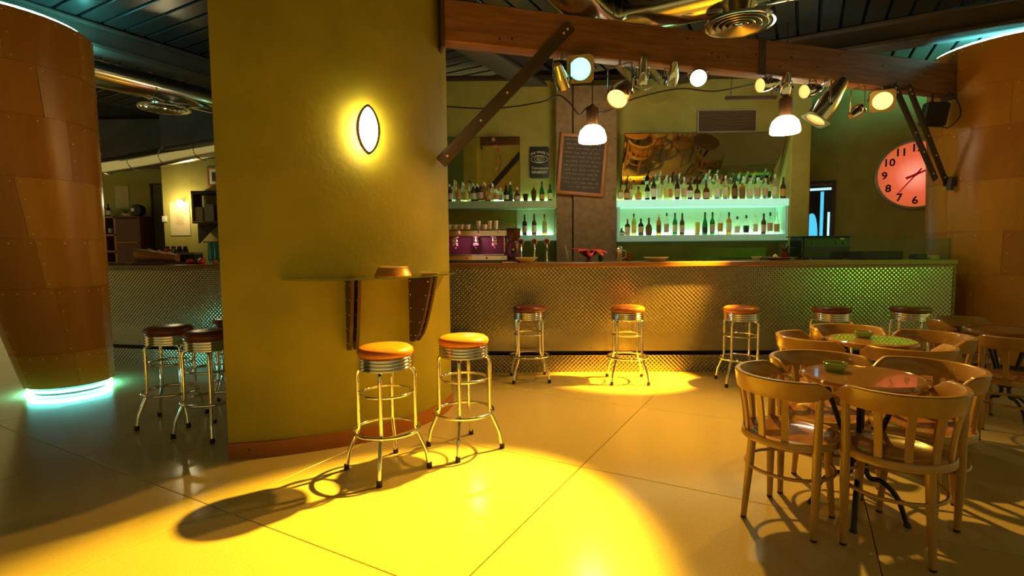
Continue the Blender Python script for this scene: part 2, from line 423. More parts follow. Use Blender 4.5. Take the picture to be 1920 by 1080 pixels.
o1 = offset(fr, 0.018)
MB().prism(o1 + list(reversed(offset(fr, -0.01))), 0.0, 0.108).build('skirting_board', 'skirting', PIL, world=True, smooth=30)
mb = MB()
for k in (3, 17, 27):
    p = offset(fr, 0.019)[k]; q = fr[k]
    mb.lathe([(0.007, -0.004), (0.007, 0.003), (0, 0.004)], 8, M=frame_z((p[0], p[1], 0.06), (p[0] - q[0], p[1] - q[1], 0)))
mb.build('screws', 'bracket', PIL, world=True)['kind'] = 'stuff'

# ---- flared plywood columns on neon rings
def plywood_column(label, c0, r0, c1, r1, z0, z1, rows, ncols, phase, seedv, loc, base_neon=True):
    R = random.Random(seedv)
    t = thing('plywood_column', label, 'column', (loc[0], loc[1], 0))
    def pt(a, z, off):
        k = (z - z0) / (z1 - z0); cx = c0[0] + (c1[0] - c0[0]) * k; cy = c0[1] + (c1[1] - c0[1]) * k; r = r0 + (r1 - r0) * k + off
        return (cx + r * cos(a), cy + r * sin(a), z)
    N = 48
    MB().grid([[pt(2 * pi * i / N, z, -0.006) for i in range(N)] for z in (z0, z1)], closed=True).build('core', 'plywood', t, world=True)
    z = z0
    for ri, h in enumerate(rows):
        za, zb = z0 + (z1 - z0) * h[0], z0 + (z1 - z0) * h[1]
        ph = phase + R.uniform(-0.35, 0.35)
        cuts = [ph + 2 * pi * (k + R.uniform(-0.18, 0.18)) / ncols for k in range(ncols)]; cuts.append(cuts[0] + 2 * pi)
        for k in range(ncols):
            a0, a1 = cuts[k] + 0.002, cuts[k + 1] - 0.002
            jz = R.choice((0.0, 0.0, -0.10, 0.08)) if 0 < ri < len(rows) - 1 else 0
            zc0, zc1 = za + 0.002, zb - 0.002
            if ri > 0: zc0 += 0
            off = R.uniform(0.0, 0.004); m = 6
            ao = [a0 + (a1 - a0) * i / m for i in range(m + 1)]
            mb = MB()
            mb.grid([[pt(a, zc0, -0.005) for a in ao], [pt(a, zc0, off) for a in ao], [pt(a, (zc0 + zc1) / 2, off) for a in ao], [pt(a, zc1, off) for a in ao], [pt(a, zc1, -0.005) for a in ao]])
            mb.grid([[pt(a0, zz, -0.005) for zz in (zc0, zc1)], [pt(a0, zz, off) for zz in (zc0, zc1)]])
            mb.grid([[pt(a1, zz, -0.005) for zz in (zc0, zc1)], [pt(a1, zz, off) for zz in (zc0, zc1)]])
            p = mb.build('plywood_panel', 'plywood', t, world=True, smooth=25)
            rv = MB()
            def stud(a, zz):
                q = Vector(pt(a, zz, off)); d = Vector((cos(a), sin(a), 0))
                rv.lathe([(0.0075, -0.001), (0.0055, 0.003), (0, 0.004)], 6, M=frame_z(q, d), cap=False)
            e = 0.055
            nv = max(2, int((zc1 - zc0) / 0.17)); nh = max(2, int((a1 - a0) / 0.26))
            for i in range(nv + 1):
                stud(a0 + e, zc0 + 0.04 + (zc1 - zc0 - 0.08) * i / nv)
            for i in range(1, nh + 1): stud(a0 + e + (a1 - a0 - 2 * e) * i / nh, zc1 - 0.04)
            rv.build('rivets', 'rivet', p, world=True, smooth=0)['kind'] = 'stuff'
    rr = r0 - 0.06
    MB().lathe([(rr - 0.02, 0.0), (rr - 0.02, z0)], 40, c=(c0[0], c0[1], 0)).build('plinth', 'black', t, world=True)
    if base_neon: MB().tube([(c0[0] + (r0 - 0.035) * cos(a), c0[1] + (r0 - 0.035) * sin(a), 0.045) for a in [2 * pi * k / 40 for k in range(40)]], 0.012, 8, closed=True).build('base_neon_tube', 'neon_cyan', t, world=True)
    MB().tube([(c1[0] + (r1 - 0.05) * cos(a), c1[1] + (r1 - 0.05) * sin(a), z1 + 0.016) for a in [2 * pi * k / 48 for k in range(48)]], 0.014, 8, closed=True).build('top_neon_tube', 'neon_cyan', t, world=True)
    MB().lathe([(0, 0), (r1 - 0.01, 0)], 48, c=(c1[0], c1[1], z1 - 0.04)).build('top_cap', 'plywood', t, world=True)
    return t
ROWS = ((0.0, 0.10), (0.10, 0.285), (0.285, 0.42), (0.42, 0.58), (0.58, 0.74), (0.74, 0.87), (0.87, 1.0))
plywood_column('flared column clad in brown plywood panels with cyan light glowing at its foot, left edge', (-4.62, 5.42), 0.37, (-5.0, 5.2), 0.80, 0.085, 3.56, ROWS, 7, 0.3, 3, (-4.62, 5.42))
plywood_column('brown plywood clad column at the right end of the bar, beam bolted to it', (5.80, 6.28), 0.66, (5.78, 6.2), 0.79, 0.085, 3.60, ROWS, 7, 0.7, 5, (5.86, 6.28), base_neon=False)

# ---- timber beam with its straps and braces
BL = Vector((-0.56, 4.42, 0)); BR = Vector((5.08, 6.10, 0)); BD = (BR - BL).normalized(); BN = Vector((BD.y, -BD.x, 0))
BANG = atan2(BD.y, BD.x)
mid = (BL + BR) / 2
bt = thing('timber_beam', 'long reddish timber beam carrying the spotlights above the bar', 'beam', (mid.x, mid.y, 3.10), BANG)
Lb = (BR - BL).length
MB().box((0, 0.06, 0.17), (Lb, 0.16, 0.335), ch=0.008).build('timber', 'timber', bt)
MB().box((2.12 - mid.x + 0.35, -0.022, 0.17), (0.085, 0.008, 0.35)).build('steel_strap', 'dark_steel', bt)
MB().box((Lb / 2 - 0.03, 0.06, 0.17), (0.07, 0.19, 0.42), ch=0.004).build('end_shoe', 'bracket', bt)
MB().box((-Lb / 2 + 0.012, 0.06, 0.17), (0.03, 0.19, 0.44), ch=0.004).build('end_shoe', 'bracket', bt)
mb = MB(); rk = random.Random(2)
for k in range(14):
    x = rk.uniform(-Lb / 2 + .3, Lb / 2 - .3); mb.lathe([(0.011, 0), (0.009, 0.003)], 8, M=frame_z((x, -0.0215, rk.uniform(0.06, 0.28)), (0, -1, 0)))
mb.build('knots', 'black', bt)['kind'] = 'stuff'
def bar_between(p, q, w, th, normal):
    p, q = Vector(p), Vector(q); d = (q - p); L = d.length; d.normalize(); n = Vector(normal); n = (n - d * n.dot(d)).normalized(); s = n.cross(d)
    M = Matrix(((d.x, s.x, n.x, p.x), (d.y, s.y, n.y, p.y), (d.z, s.z, n.z, p.z), (0, 0, 0, 1)))
    return MB().box((L / 2, 0, 0), (L, w, th), M=M, ch=0.003), M, L
def brace(p, q, w, label):
    t = thing('steel_brace', label, 'brace', q)
    mb, M, L = bar_between(p, q, w, 0.012, BN); mb.build('flat_bar', 'dark_steel', t, world=True)
    for x in (0.05, 0.10, L * 0.5, L * 0.7, L - 0.08):
        MB().lathe([(0.012, 0.004), (0.010, 0.012), (0, 0.014)], 6, M=M @ Matrix.Translation((x, 0, 0))).build('bolt', 'rivet', t, world=True)
brace((0.53, 4.71 - 0.02, 3.33), (-0.585, 4.44, 2.13), 0.105, 'long diagonal steel brace from the green pillar up to the timber beam')
brace((4.08, 5.74, 3.13), (4.72, 5.92, 2.14), 0.085, 'diagonal steel brace in front of the clock, left of the pair')
brace((4.28, 5.80, 3.13), (4.99, 6.10, 2.12), 0.085, 'diagonal steel brace meeting the plywood column, right of the pair')
t = thing('brace_foot', 'dark steel foot plate joining the brace pair to the column', 'bracket', (5.0, 6.06, 2.12))
MB().box((0.09, 0.05, 0.02), (0.24, 0.10, 0.10), rz=BANG, ch=0.004).build('plate', 'dark_steel', t)
MB().box((0.0, 0.0, -0.05), (0.05, 0.05, 0.06), rz=BANG).build('lug', 'dark_steel', t)

# ================================================================== BAR
bar_pts = spline([(-6.4, 6.95, 0), (-5.0, 6.64, 0), (-3.2, 6.28, 0), (-0.6, 5.99, 0), (1.15, 5.92, 0), (2.9, 5.87, 0), (4.86, 5.79, 0)], 40)
def resample(pts, step):
    P = [Vector(p) for p in pts]; out = [P[0].copy()]; d = 0
    for a, b in zip(P, P[1:]):
        L = (b - a).length
        while d + L >= step:
            a = a + (b - a) * ((step - d) / L); L = (b - a).length; out.append(a.copy()); d = 0
        d += L
    return out
BP_ = resample(bar_pts, 0.0235)
nrm = []
for i in range(len(BP_)):
    a = BP_[max(0, i - 1)]; b = BP_[min(len(BP_) - 1, i + 1)]; tt = (b - a).normalized(); nrm.append(Vector((tt.y, -tt.x, 0)))
BAR = thing('bar_counter', 'long curved bar counter faced with embossed stainless steel', 'bar counter', (1.15, 6.1, 0))
def emboss(z0, z1, d0, amp, flat_from=None):
    nz = 4; rows = []; PB, PN = BP_[::8] + [BP_[-1]], nrm[::8] + [nrm[-1]]
    for k in range(nz + 1):
        z = z0 + (z1 - z0) * k / nz; row = []
        for i, p in enumerate(PB):
            q = p + PN[i] * d0; row.append((q.x, q.y, z))
        rows.append(row)
    return MB().grid(rows)
emboss(0.25, 1.20, 0.0, 0.0050, (0.30, 0.62)).build('front_panel', 'bar_plate', BAR, world=True, smooth=80)
emboss(0.0, 0.195, -0.03, 0.0065).build('kick_plate', 'bar_plate', BAR, world=True, smooth=80)
sp = BP_[::12]; sn = nrm[::12]
MB().grid([[tuple(p + n * d + Vector((0, 0, z))) for p, n in zip(sp, sn)] for d, z in ((-0.12, 0.19), (-0.12, 0.26), (-0.015, 0.26), (-0.015, 0.25))]).build('recess', 'black', BAR, world=True)
MB().grid([[tuple(p + n * d + Vector((0, 0, z))) for p, n in zip(sp, sn)] for d, z in ((-0.005, 1.2), (-0.60, 1.2), (-0.60, 0.0))]).build('carcass', 'cabinet', BAR, world=True)
mb = MB()
for i in range(10, len(BP_), 16):
    mb.lathe([(0.0065, 0), (0.005, 0.003), (0, 0.004)], 6, M=frame_z(BP_[i] + nrm[i] * 0.0015 + Vector((0, 0, 0.285)), nrm[i]), cap=False)
mb.build('screws', 'dark_steel', BAR, world=True, smooth=0)['kind'] = 'stuff'
e = BP_[-1]; en = nrm[-1]
MB().prism([tuple((e + en * 0.004)[:2]), tuple((e + en * 0.004 + Vector((0.03, -0.001, 0)))[:2]), tuple((e - en * 0.6 + Vector((0.03, -0.001, 0)))[:2]), tuple((e - en * 0.6)[:2])], 0, 1.2).build('end_panel', 'timber', BAR, world=True)
WT = thing('bar_worktop', 'long polished wooden worktop along the steel bar', 'worktop', (1.15, 6.1, 1.2))
prof = ((0.045, 1.203), (0.055, 1.210), (0.055, 1.250), (0.047, 1.258), (-0.58, 1.258), (-0.62, 1.25), (-0.62, 1.203), (0.045, 1.203))
MB().grid([[tuple(p + n * d + Vector((0, 0, z))) for p, n in zip(sp + [e], sn + [en])] for d, z in prof]).build('board', 'bar_top', WT, world=True)
ZB = 1.258
# glass guard on the right end of the bar
GG = thing('glass_guard', 'clear glass screen standing on the right end of the bar', 'glass screen', (4.05, 5.86, ZB))
MB().box((4.05, 5.86, ZB + 0.115), (1.62, 0.008, 0.23), rz=-0.04).build('front_pane', 'glass', GG, world=True)
MB().box((4.855, 6.05, ZB + 0.115), (0.008, 0.40, 0.23)).build('side_pane', 'glass', GG, world=True)
MB().box((3.245, 6.06, ZB + 0.115), (0.008, 0.40, 0.23)).build('side_pane', 'glass', GG, world=True)

# ================================================================== BACK BAR
cp = thing('concrete_pier', 'brown concrete pier on the bar wall behind the chalkboard', 'pier', (1.01, 7.22, 0))
MB().box((0.712, 7.235, 1.78), (0.215, 0.23, 3.56), ch=0.006).build('slab', 'concrete', cp, world=True)
MB().box((1.12, 7.225, 1.78), (0.575, 0.25, 3.56), ch=0.006).build('slab', 'concrete', cp, world=True)
cp2 = thing('end_pier', 'pale plastered pier closing the right end of the bar wall', 'pier', (3.83, 7.2, 0))
MB().box((3.83, 7.20, 1.85), (0.26, 0.30, 3.70), ch=0.01).build('shaft', 'wall_plaster', cp2, world=True)

def lit_shelf(name, x0, x1, ztop, th, label, glow, depth=0.29):
    t = thing(name, label, 'shelf', ((x0 + x1) / 2, 7.35, ztop - th))
    xc = (x0 + x1) / 2; L = x1 - x0
    MB().box((xc, 7.35 - depth / 2, ztop - th / 2), (L, depth, th), ch=0.004).build('light_box', glow, t, world=True)
    MB().tube([(x0 + 0.05, 7.325, ztop + 0.022), (x1 - 0.05, 7.325, ztop + 0.022)], 0.013, 8).build('tube_light', 'tube_cyan', t, world=True)
    return t
s1 = lit_shelf('lit_shelf', 1.412, 3.695, 2.056, 0.095, 'upper glowing cyan bottle shelf right of the concrete pier', 'shelf_glow')
s2 = lit_shelf('lit_shelf', 1.412, 3.695, 1.586, 0.085, 'lower glowing cyan bottle shelf right of the concrete pier', 'shelf_glow_low')
for x in (1.432, 3.675): MB().box((x, 7.21, 1.774), (0.035, 0.28, 0.372)).build('side_panel', 'shelf_glow_low', s2, world=True)
MB().box((2.553, 7.346, 1.774), (2.20, 0.006, 0.372)).build('back_panel', 'shelf_back', s2, world=True)
s3 = lit_shelf('lit_shelf', -1.55, 0.60, 2.056, 0.10, 'pale green bottle shelf left of the concrete pier', 'shelf_paint')
s4 = lit_shelf('lit_shelf', 0.075, 0.60, 1.600, 0.075, 'short glowing shelf holding three wine bottles', 'shelf_glow_low')

MB().box((0.337, 7.346, 1.778), (0.52, 0.006, 0.35)).build('back_panel', 'shelf_back', s4, world=True)
def mirror(x0, x1, z0, z1, tilt, label):
    xc = (x0 + x1) / 2; h = z1 - z0; w = x1 - x0
    t = thing('wall_mirror', label, 'mirror', (xc, 7.335, z0)); t.rotation_euler = (tilt, 0, 0)
    MB().box((0, -0.004, h / 2), (w, 0.008, h)).build('mirror_glass', 'mirror', t)
    MB().box((0, 0.004, h / 2), (w + 0.012, 0.008, h + 0.012)).build('backing', 'bracket', t)
    return t
mirror(1.51, 3.64, 2.29, 2.975, rad(23), 'large tilted mirror above the right shelf reflecting the cafe tables')
mirror(-1.5, 0.118, 2.075, 2.94, rad(2.5), 'frameless mirror above the left shelf beside the black sign')

# black whiskey sign
sg = thing('bar_sign', 'black upright tin sign with cream lettering on the bar wall', 'sign', (0.39, 7.34, 2.38))
def rrect(w, h, r, n=5):
    p = []
    for cx, cy, a0 in ((w / 2 - r, h / 2 - r, 0), (-w / 2 + r, h / 2 - r, 90), (-w / 2 + r, -h / 2 + r, 180), (w / 2 - r, -h / 2 + r, 270)):
        for k in range(n + 1):
            a = rad(a0 + 90 * k / n); p.append((cx + r * cos(a), cy + r * sin(a)))
    return p
MS = Matrix.Translation((0.39, 7.345, 2.60)) @ Matrix.Rotation(rad(90), 4, 'X')
MB().prism(rrect(0.285, 0.44, 0.035), 0.0, 0.008, M=MS).build('edge', 'sign_edge', sg, world=True)
MB().prism(rrect(0.268, 0.423, 0.030), 0.0, 0.012, M=MS).build('face', 'sign_black', sg, world=True)
def sign_text(body, size, x, y, shear=0.0, rot=0.0, bold=0.0):
    l = Vector(sg.location); M = Matrix.Translation(-l) @ MS @ Matrix.Translation((x, y, 0.0135)) @ Matrix.Rotation(rot, 4, 'Z')
    return text_obj(body, size, 'sign_cream', sg, M, bold=bold, shear=shear)
# arched top line, letter by letter along an arc
word = "JACK DANIEL'S"
for i, ch in enumerate(word):
    if ch == ' ': continue
    a = (i - (len(word) - 1) / 2) * 0.082
    sign_text(ch, 0.040, 0.245 * sin(a), 0.137 - 0.245 * (1 - cos(a)), rot=-a, bold=0.0006)
for rx, ry, rr in ((0.112, 0.050, 0.0035), (0.066, 0.044, 0.003)):
    MB().tube([(rx * cos(2 * pi * k / 32), 0.043 + ry * sin(2 * pi * k / 32), 0.013) for k in range(32)], rr, 5, closed=True, M=MS).build('scroll_ring', 'sign_cream', sg, world=True)
sign_text('OLD', 0.030, 0, 0.066); sign_text('No.7', 0.040, 0, 0.040, bold=0.0006); sign_text('BRAND', 0.022, 0, 0.014)
sign_text('Tennessee', 0.055, 0, -0.078, shear=0.3); sign_text('WHISKEY', 0.052, 0, -0.135, bold=0.001)

# chalkboard
cb = thing('chalkboard', 'wood framed chalkboard with handwritten menu hanging crooked on the pier', 'chalkboard', (0.945, 7.08, 2.13))
MC = Matrix.Translation((0.945, 7.085, 2.52)) @ Matrix.Rotation(rad(5), 4, 'Y') @ Matrix.Rotation(rad(90), 4, 'X')
bw, bh = 0.63, 0.80
MB().box((0, 0, 0.004), (bw - 0.04, bh - 0.04, 0.012), M=MC).build('slate', 'chalk_slate', cb, world=True)
for c, d in (((0, bh / 2 - 0.022, 0.01), (bw, 0.044, 0.026)), ((0, -bh / 2 + 0.022, 0.01), (bw, 0.044, 0.026)), ((-bw / 2 + 0.022, 0, 0.01), (0.044, bh - 0.09, 0.026)), ((bw / 2 - 0.022, 0, 0.01), (0.044, bh - 0.09, 0.026))):
    MB().box(c, d, M=MC, ch=0.004).build('frame_rail', 'chalk_frame', cb, world=True)
rw = random.Random(4)
for i in range(12):
    # the handwriting is too blurred to read: chalk strokes of its rhythm
    mb = MB(); y = 0.32 - i * 0.056; x = -0.24 + 0.010 * (i % 3); xe = 0.24 - rw.uniform(0, 0.06) - (0.06 if i in (0, 11) else 0)
    if i == 11: x = -0.17
    while x < xe:
        wl = rw.uniform(0.04, 0.10); p = []
        k = 0
        while k * 0.0085 < wl:
            p.append((x + k * 0.0085, y + (0.011 if k % 2 else -0.011) * rw.uniform(0.4, 1.2) + 0.06 * (x - (-0.24)) * 0.3, 0.0115)); k += 1
        if len(p) > 2: mb.tube(p, 0.0023, 4, M=MC)
        x += wl + 0.022
    mb.build('chalk_line', 'chalk', cb, world=True, smooth=0)

# air vent grille
vg = thing('vent_grille', 'square edged air vent grille high on the bar wall', 'vent', (2.96, 7.35, 2.985))
zc = 3.138
for c, d in (((2.96, 7.34, zc + 0.148), (0.82, 0.03, 0.02)), ((2.96, 7.34, zc - 0.148), (0.82, 0.03, 0.02)), ((2.56, 7.34, zc), (0.02, 0.03, 0.28)), ((3.36, 7.34, zc), (0.02, 0.03, 0.28))):
    MB().box(c, d, ch=0.003).build('frame_bar', 'vent_paint', vg, world=True)
MB().box((2.96, 7.347, zc), (0.79, 0.005, 0.28)).build('backing', 'black', vg, world=True)
sl = MB().box((0, 0, 0), (0.78, 0.014, 0.012), M=Matrix.Rotation(rad(30), 4, 'X')).mesh('slat', 'vent_slat', 0)
for k in range(14):
    o = bpy.data.objects.new('slat', sl); COL.objects.link(o); o.parent = vg; o.location = Vector((2.96, 7.338, zc - 0.13 + k * 0.02)) - vg.location

# ---- bottles
BK = {'square': ((.9, .0), (1, .01), (1, .60), (.8, .68), (.36, .74), (.34, .90)), 'round': ((.9, 0), (1, .015), (1, .52), (.85, .62), (.42, .72), (.34, .90)),
      'tall': ((.85, 0), (.9, .01), (.9, .62), (.7, .70), (.34, .78), (.32, .92)), 'squat': ((.9, 0), (1.15, .05), (1.2, .40), (.95, .56), (.40, .66), (.36, .88)),
      'wine': ((.85, 0), (.9, .01), (.9, .56), (.75, .64), (.34, .74), (.32, .93)), 'champagne': ((.9, 0), (.98, .01), (.98, .42), (.80, .56), (.42, .72), (.32, .92))}
ORD = ['first', 'second', 'third', 'fourth', 'fifth', 'sixth', 'seventh', 'eighth', 'ninth', 'tenth', 'eleventh', 'twelfth', 'thirteenth', 'fourteenth', 'fifteenth', 'sixteenth', 'seventeenth', 'eighteenth', 'nineteenth', 'twentieth',
       'twenty-first', 'twenty-second', 'twenty-third', 'twenty-fourth', 'twenty-fifth', 'twenty-sixth', 'twenty-seventh', 'twenty-eighth', 'twenty-ninth', 'thirtieth', 'thirty-first', 'thirty-second']
ADJ = {'dark': 'black', 'pale': 'pale'}
def bottle(x, y, z, h, kind, g, lab, cap, label, group, r=0.036):
    t = thing('bottle', label, 'bottle', (x, y, z), random.uniform(-.5, .5), group)
    pr = [(a * r, b * h) for a, b in BK[kind]]
    n = 14
    M = None
    b = MB()
    if kind == 'square':
        M = Matrix.Diagonal((1, 0.8, 1, 1))
    b.lathe(pr, n, M=M).build('glass_body', 'glass_' + g, t, smooth=50)
    br = max(p[0] for p in BK[kind]) * r + 0.0012
    z0, z1 = {'square': (.16, .52), 'round': (.12, .46), 'tall': (.14, .50), 'squat': (.08, .38), 'wine': (.12, .46), 'champagne': (.10, .34)}[kind]
    MB().lathe([(br, z0 * h), (br, z1 * h)], n, M=M, cap=False).build('paper_label', 'tint_' + lab, t, smooth=50)
    zc = pr[-1][1]; rc = pr[-1][0] * 1.12
    MB().lathe([(rc, zc - h * .06), (rc, h - 0.004), (rc * .8, h)], 10).build('cap', 'tint_' + cap, t)
UR = [(1.484, 0.217, 'square', 'amber', 'cream', 'dark'), (1.549, 0.21, 'round', 'brown', 'orange', 'dark'), (1.616, 0.301, 'tall', 'amber', 'cream', 'yellow'), (1.719, 0.188, 'squat', 'amber', 'orange', 'dark'), (1.847, 0.263, 'round', 'dark', 'white', 'pale'), (1.913, 0.304, 'tall', 'dark', 'white', 'dark'), (2.001, 0.313, 'square', 'clear', 'white', 'pale'), (2.081, 0.314, 'tall', 'clear', 'yellow', 'pale'), (2.158, 0.308, 'tall', 'clear', 'orange', 'pale'), (2.243, 0.328, 'wine', 'dark', 'pink', 'dark'), (2.335, 0.309, 'square', 'clear', 'pink', 'pale'), (2.417, 0.274, 'round', 'brown', 'white', 'dark'), (2.514, 0.228, 'squat', 'brown', 'pink', 'dark'), (2.617, 0.248, 'squat', 'brown', 'pink', 'dark'), (2.694, 0.319, 'tall', 'clear', 'cream', 'pale'), (2.763, 0.32, 'round', 'clear', 'white', 'pale'), (2.82, 0.278, 'square', 'clear', 'pink', 'orange'), (2.874, 0.317, 'tall', 'clear', 'cream', 'pale'), (2.927, 0.278, 'round', 'amber', 'orange', 'red'), (2.998, 0.271, 'square', 'brown', 'brown', 'dark'), (3.053, 0.301, 'tall', 'clear', 'white', 'dark'), (3.1, 0.255, 'square', 'amber', 'brown', 'pale'), (3.148, 0.316, 'tall', 'clear', 'white', 'pale'), (3.198, 0.286, 'round', 'clear', 'cream', 'orange'), (3.25, 0.271, 'square', 'clear', 'white', 'pale'), (3.303, 0.286, 'square', 'clear', 'pink', 'pale'), (3.355, 0.301, 'tall', 'clear', 'cream', 'yellow'), (3.41, 0.278, 'square', 'clear', 'pink', 'yellow'), (3.485, 0.241, 'round', 'clear', 'black', 'dark'), (3.538, 0.328, 'tall', 'clear', 'cream', 'pale'), (3.585, 0.301, 'tall', 'rose', 'cream', 'orange'), (3.648, 0.286, 'round', 'brown', 'orange', 'dark')]
LR = [(1.495, 0.107, 'squat', 'dark', 'cream', 'orange'), (1.575, 0.223, 'square', 'brown', 'pink', 'red'), (1.66, 0.296, 'tall', 'olive', 'yellow', 'dark'), (1.756, 0.23, 'square', 'dark', 'pink', 'dark'), (1.864, 0.238, 'squat', 'brown', 'brown', 'dark'), (1.999, 0.284, 'tall', 'amber', 'brown', 'cream'), (2.104, 0.302, 'tall', 'clear', 'pink', 'dark'), (2.218, 0.302, 'wine', 'green', 'cream', 'dark'), (2.316, 0.296, 'wine', 'brown', 'pink', 'dark'), (2.625, 0.307, 'champagne', 'green', 'black', 'dark'), (2.726, 0.307, 'wine', 'green', 'pink', 'dark'), (2.834, 0.303, 'square', 'clear', 'orange', 'pale'), (2.95, 0.303, 'square', 'amber', 'cream', 'dark'), (3.063, 0.246, 'round', 'clear', 'cream', 'dark'), (3.185, 0.261, 'round', 'clear', 'black', 'dark'), (3.309, 0.284, 'tall', 'clear', 'cream', 'pale'), (3.422, 0.284, 'wine', 'brown', 'pink', 'dark'), (3.51, 0.297, 'square', 'clear', 'pink', 'dark'), (3.60, 0.3, 'round', 'clear', 'orange', 'pale')]
UL = [(-0.885, 0.203, 'round', 'clear', 'green', 'pale'), (-0.826, 0.234, 'round', 'brown', 'pink', 'pale'), (-0.766, 0.304, 'tall', 'clear', 'white', 'yellow'), (-0.71, 0.234, 'round', 'amber', 'orange', 'red'), (-0.66, 0.272, 'tall', 'clear', 'cream', 'pale'), (-0.611, 0.215, 'square', 'olive', 'yellow', 'orange'), (-0.563, 0.297, 'tall', 'clear', 'cream', 'dark'), (-0.51, 0.24, 'round', 'brown', 'cream', 'pale'), (-0.462, 0.246, 'tall', 'dark', 'white', 'pale'), (-0.413, 0.234, 'square', 'brown', 'pink', 'red'), (-0.365, 0.266, 'tall', 'olive', 'orange', 'pale'), (-0.31, 0.215, 'squat', 'amber', 'orange', 'red'), (-0.256, 0.253, 'tall', 'clear', 'cream', 'pale'), (-0.202, 0.203, 'square', 'clear', 'orange', 'red'), (-0.147, 0.196, 'round', 'clear', 'white', 'pale'), (-0.068, 0.241, 'champagne', 'dark', 'cream', 'red'), (-0.012, 0.266, 'champagne', 'green', 'dark', 'pale'), (0.08, 0.19, 'squat', 'brown', 'pink', 'pale'), (0.415, 0.266, 'champagne', 'green', 'orange', 'dark'), (0.524, 0.228, 'wine', 'green', 'cream', 'dark')]
LL = [(0.179, 0.281, 'wine', 'dark', 'pink', 'dark'), (0.308, 0.29, 'wine', 'brown', 'cream', 'brown'), (0.449, 0.284, 'wine', 'olive', 'cream', 'dark')]
def row(tab, z, where, group):
    for i, (x, h, k, g, l, c) in enumerate(tab):
        close = (i and x - tab[i - 1][0] < 0.078) or (i + 1 < len(tab) and tab[i + 1][0] - x < 0.078)
        y = 7.185 if not close else (7.135 if i % 2 else 7.215)
        bottle(x, y, z, h, k, g, l, c, '%s %s bottle with %s label, %s from left on %s' % ('clear glass' if g == 'clear' else g + ' glass', k if k in ('squat', 'tall', 'square', 'round') else 'slender', l, ORD[i], where), group)
row(UR, 2.056, 'the upper right bar shelf', 'bottles on the upper right bar shelf')
row(LR, 1.586, 'the lower right bar shelf', 'bottles on the lower right bar shelf')
row(UL, 2.056, 'the upper left bar shelf', 'bottles on the upper left bar shelf')
row(LL, 1.600, 'the short lower left shelf', 'wine bottles on the short lower shelf')
# yellow candle, tumbler and shaker between the bottles
t = thing('pillar_candle', 'pale yellow pillar candle on the lower right bar shelf', 'candle', (2.52, 7.18, 1.586))
MB().lathe([(0.032, 0), (0.034, 0.004), (0.034, 0.17), (0.028, 0.176), (0.005, 0.170)], 16).build('wax', 'tint_yellow', t)
MB().tube([(0, 0, 0.168), (0.001, 0, 0.183)], 0.002, 5).build('wick', 'black', t)
t = thing('tumbler', 'brown tumbler between the bottles of the upper left shelf', 'tumbler', (0.195, 7.18, 2.056))
MB().lathe([(0.028, 0), (0.030, 0.003), (0.040, 0.10), (0.037, 0.10), (0.027, 0.008), (0, 0.006)], 16, cap=False).build('glass', 'glass_brown', t)
MB().lathe([(0, 0.009), (0.0272, 0.009), (0.034, 0.075), (0, 0.075)], 16, cap=False).build('drink', 'glass_amber', t)
t = thing('pourer_bottle', 'brown shaker bottle with thin metal pourer, left of the green champagne bottle', 'bottle', (0.305, 7.18, 2.056))
MB().lathe([(0.028, 0), (0.031, 0.004), (0.038, 0.12), (0.034, 0.15), (0.012, 0.165), (0.011, 0.185)], 16).build('body', 'glass_brown', t)
MB().tube([(0, 0, 0.18), (0, 0, 0.215), (0.004, 0, 0.245)], 0.0035, 6).build('pourer', 'chrome', t)

# ---- fairy ornament string hanging over the left mirror
t = thing('ornament_string', 'string of small orange stars hanging down the left mirror', 'ornament', (-0.17, 7.16, 2.47))
sy_ = lambda z: 7.335 - (z - 2.075) * 0.044 - 0.04
MB().tube([(x, sy_(z), z) for x, z in ((-0.16, 3.0), (-0.20, 2.88), (-0.17, 2.75), (-0.13, 2.62), (-0.18, 2.47))], 0.0025, 5).build('thread', 'bracket', t, world=True)
for k, (x, z) in enumerate(((-0.20, 2.965), (-0.12, 2.965), (-0.235, 2.90), (-0.20, 2.80), (-0.15, 2.72), (-0.16, 2.60), (-0.20, 2.505))):
    st = []
    for i in range(10):
        a = pi / 2 + i * pi / 5 + k; r = 0.036 if i % 2 == 0 else 0.017; st.append((r * cos(a), r * sin(a)))
    MB().prism(st, 0, 0.008, M=Matrix.Translation((x, sy_(z), z)) @ Matrix.Rotation(rad(90), 4, 'X')).build('star', 'frame_orange', t, world=True)

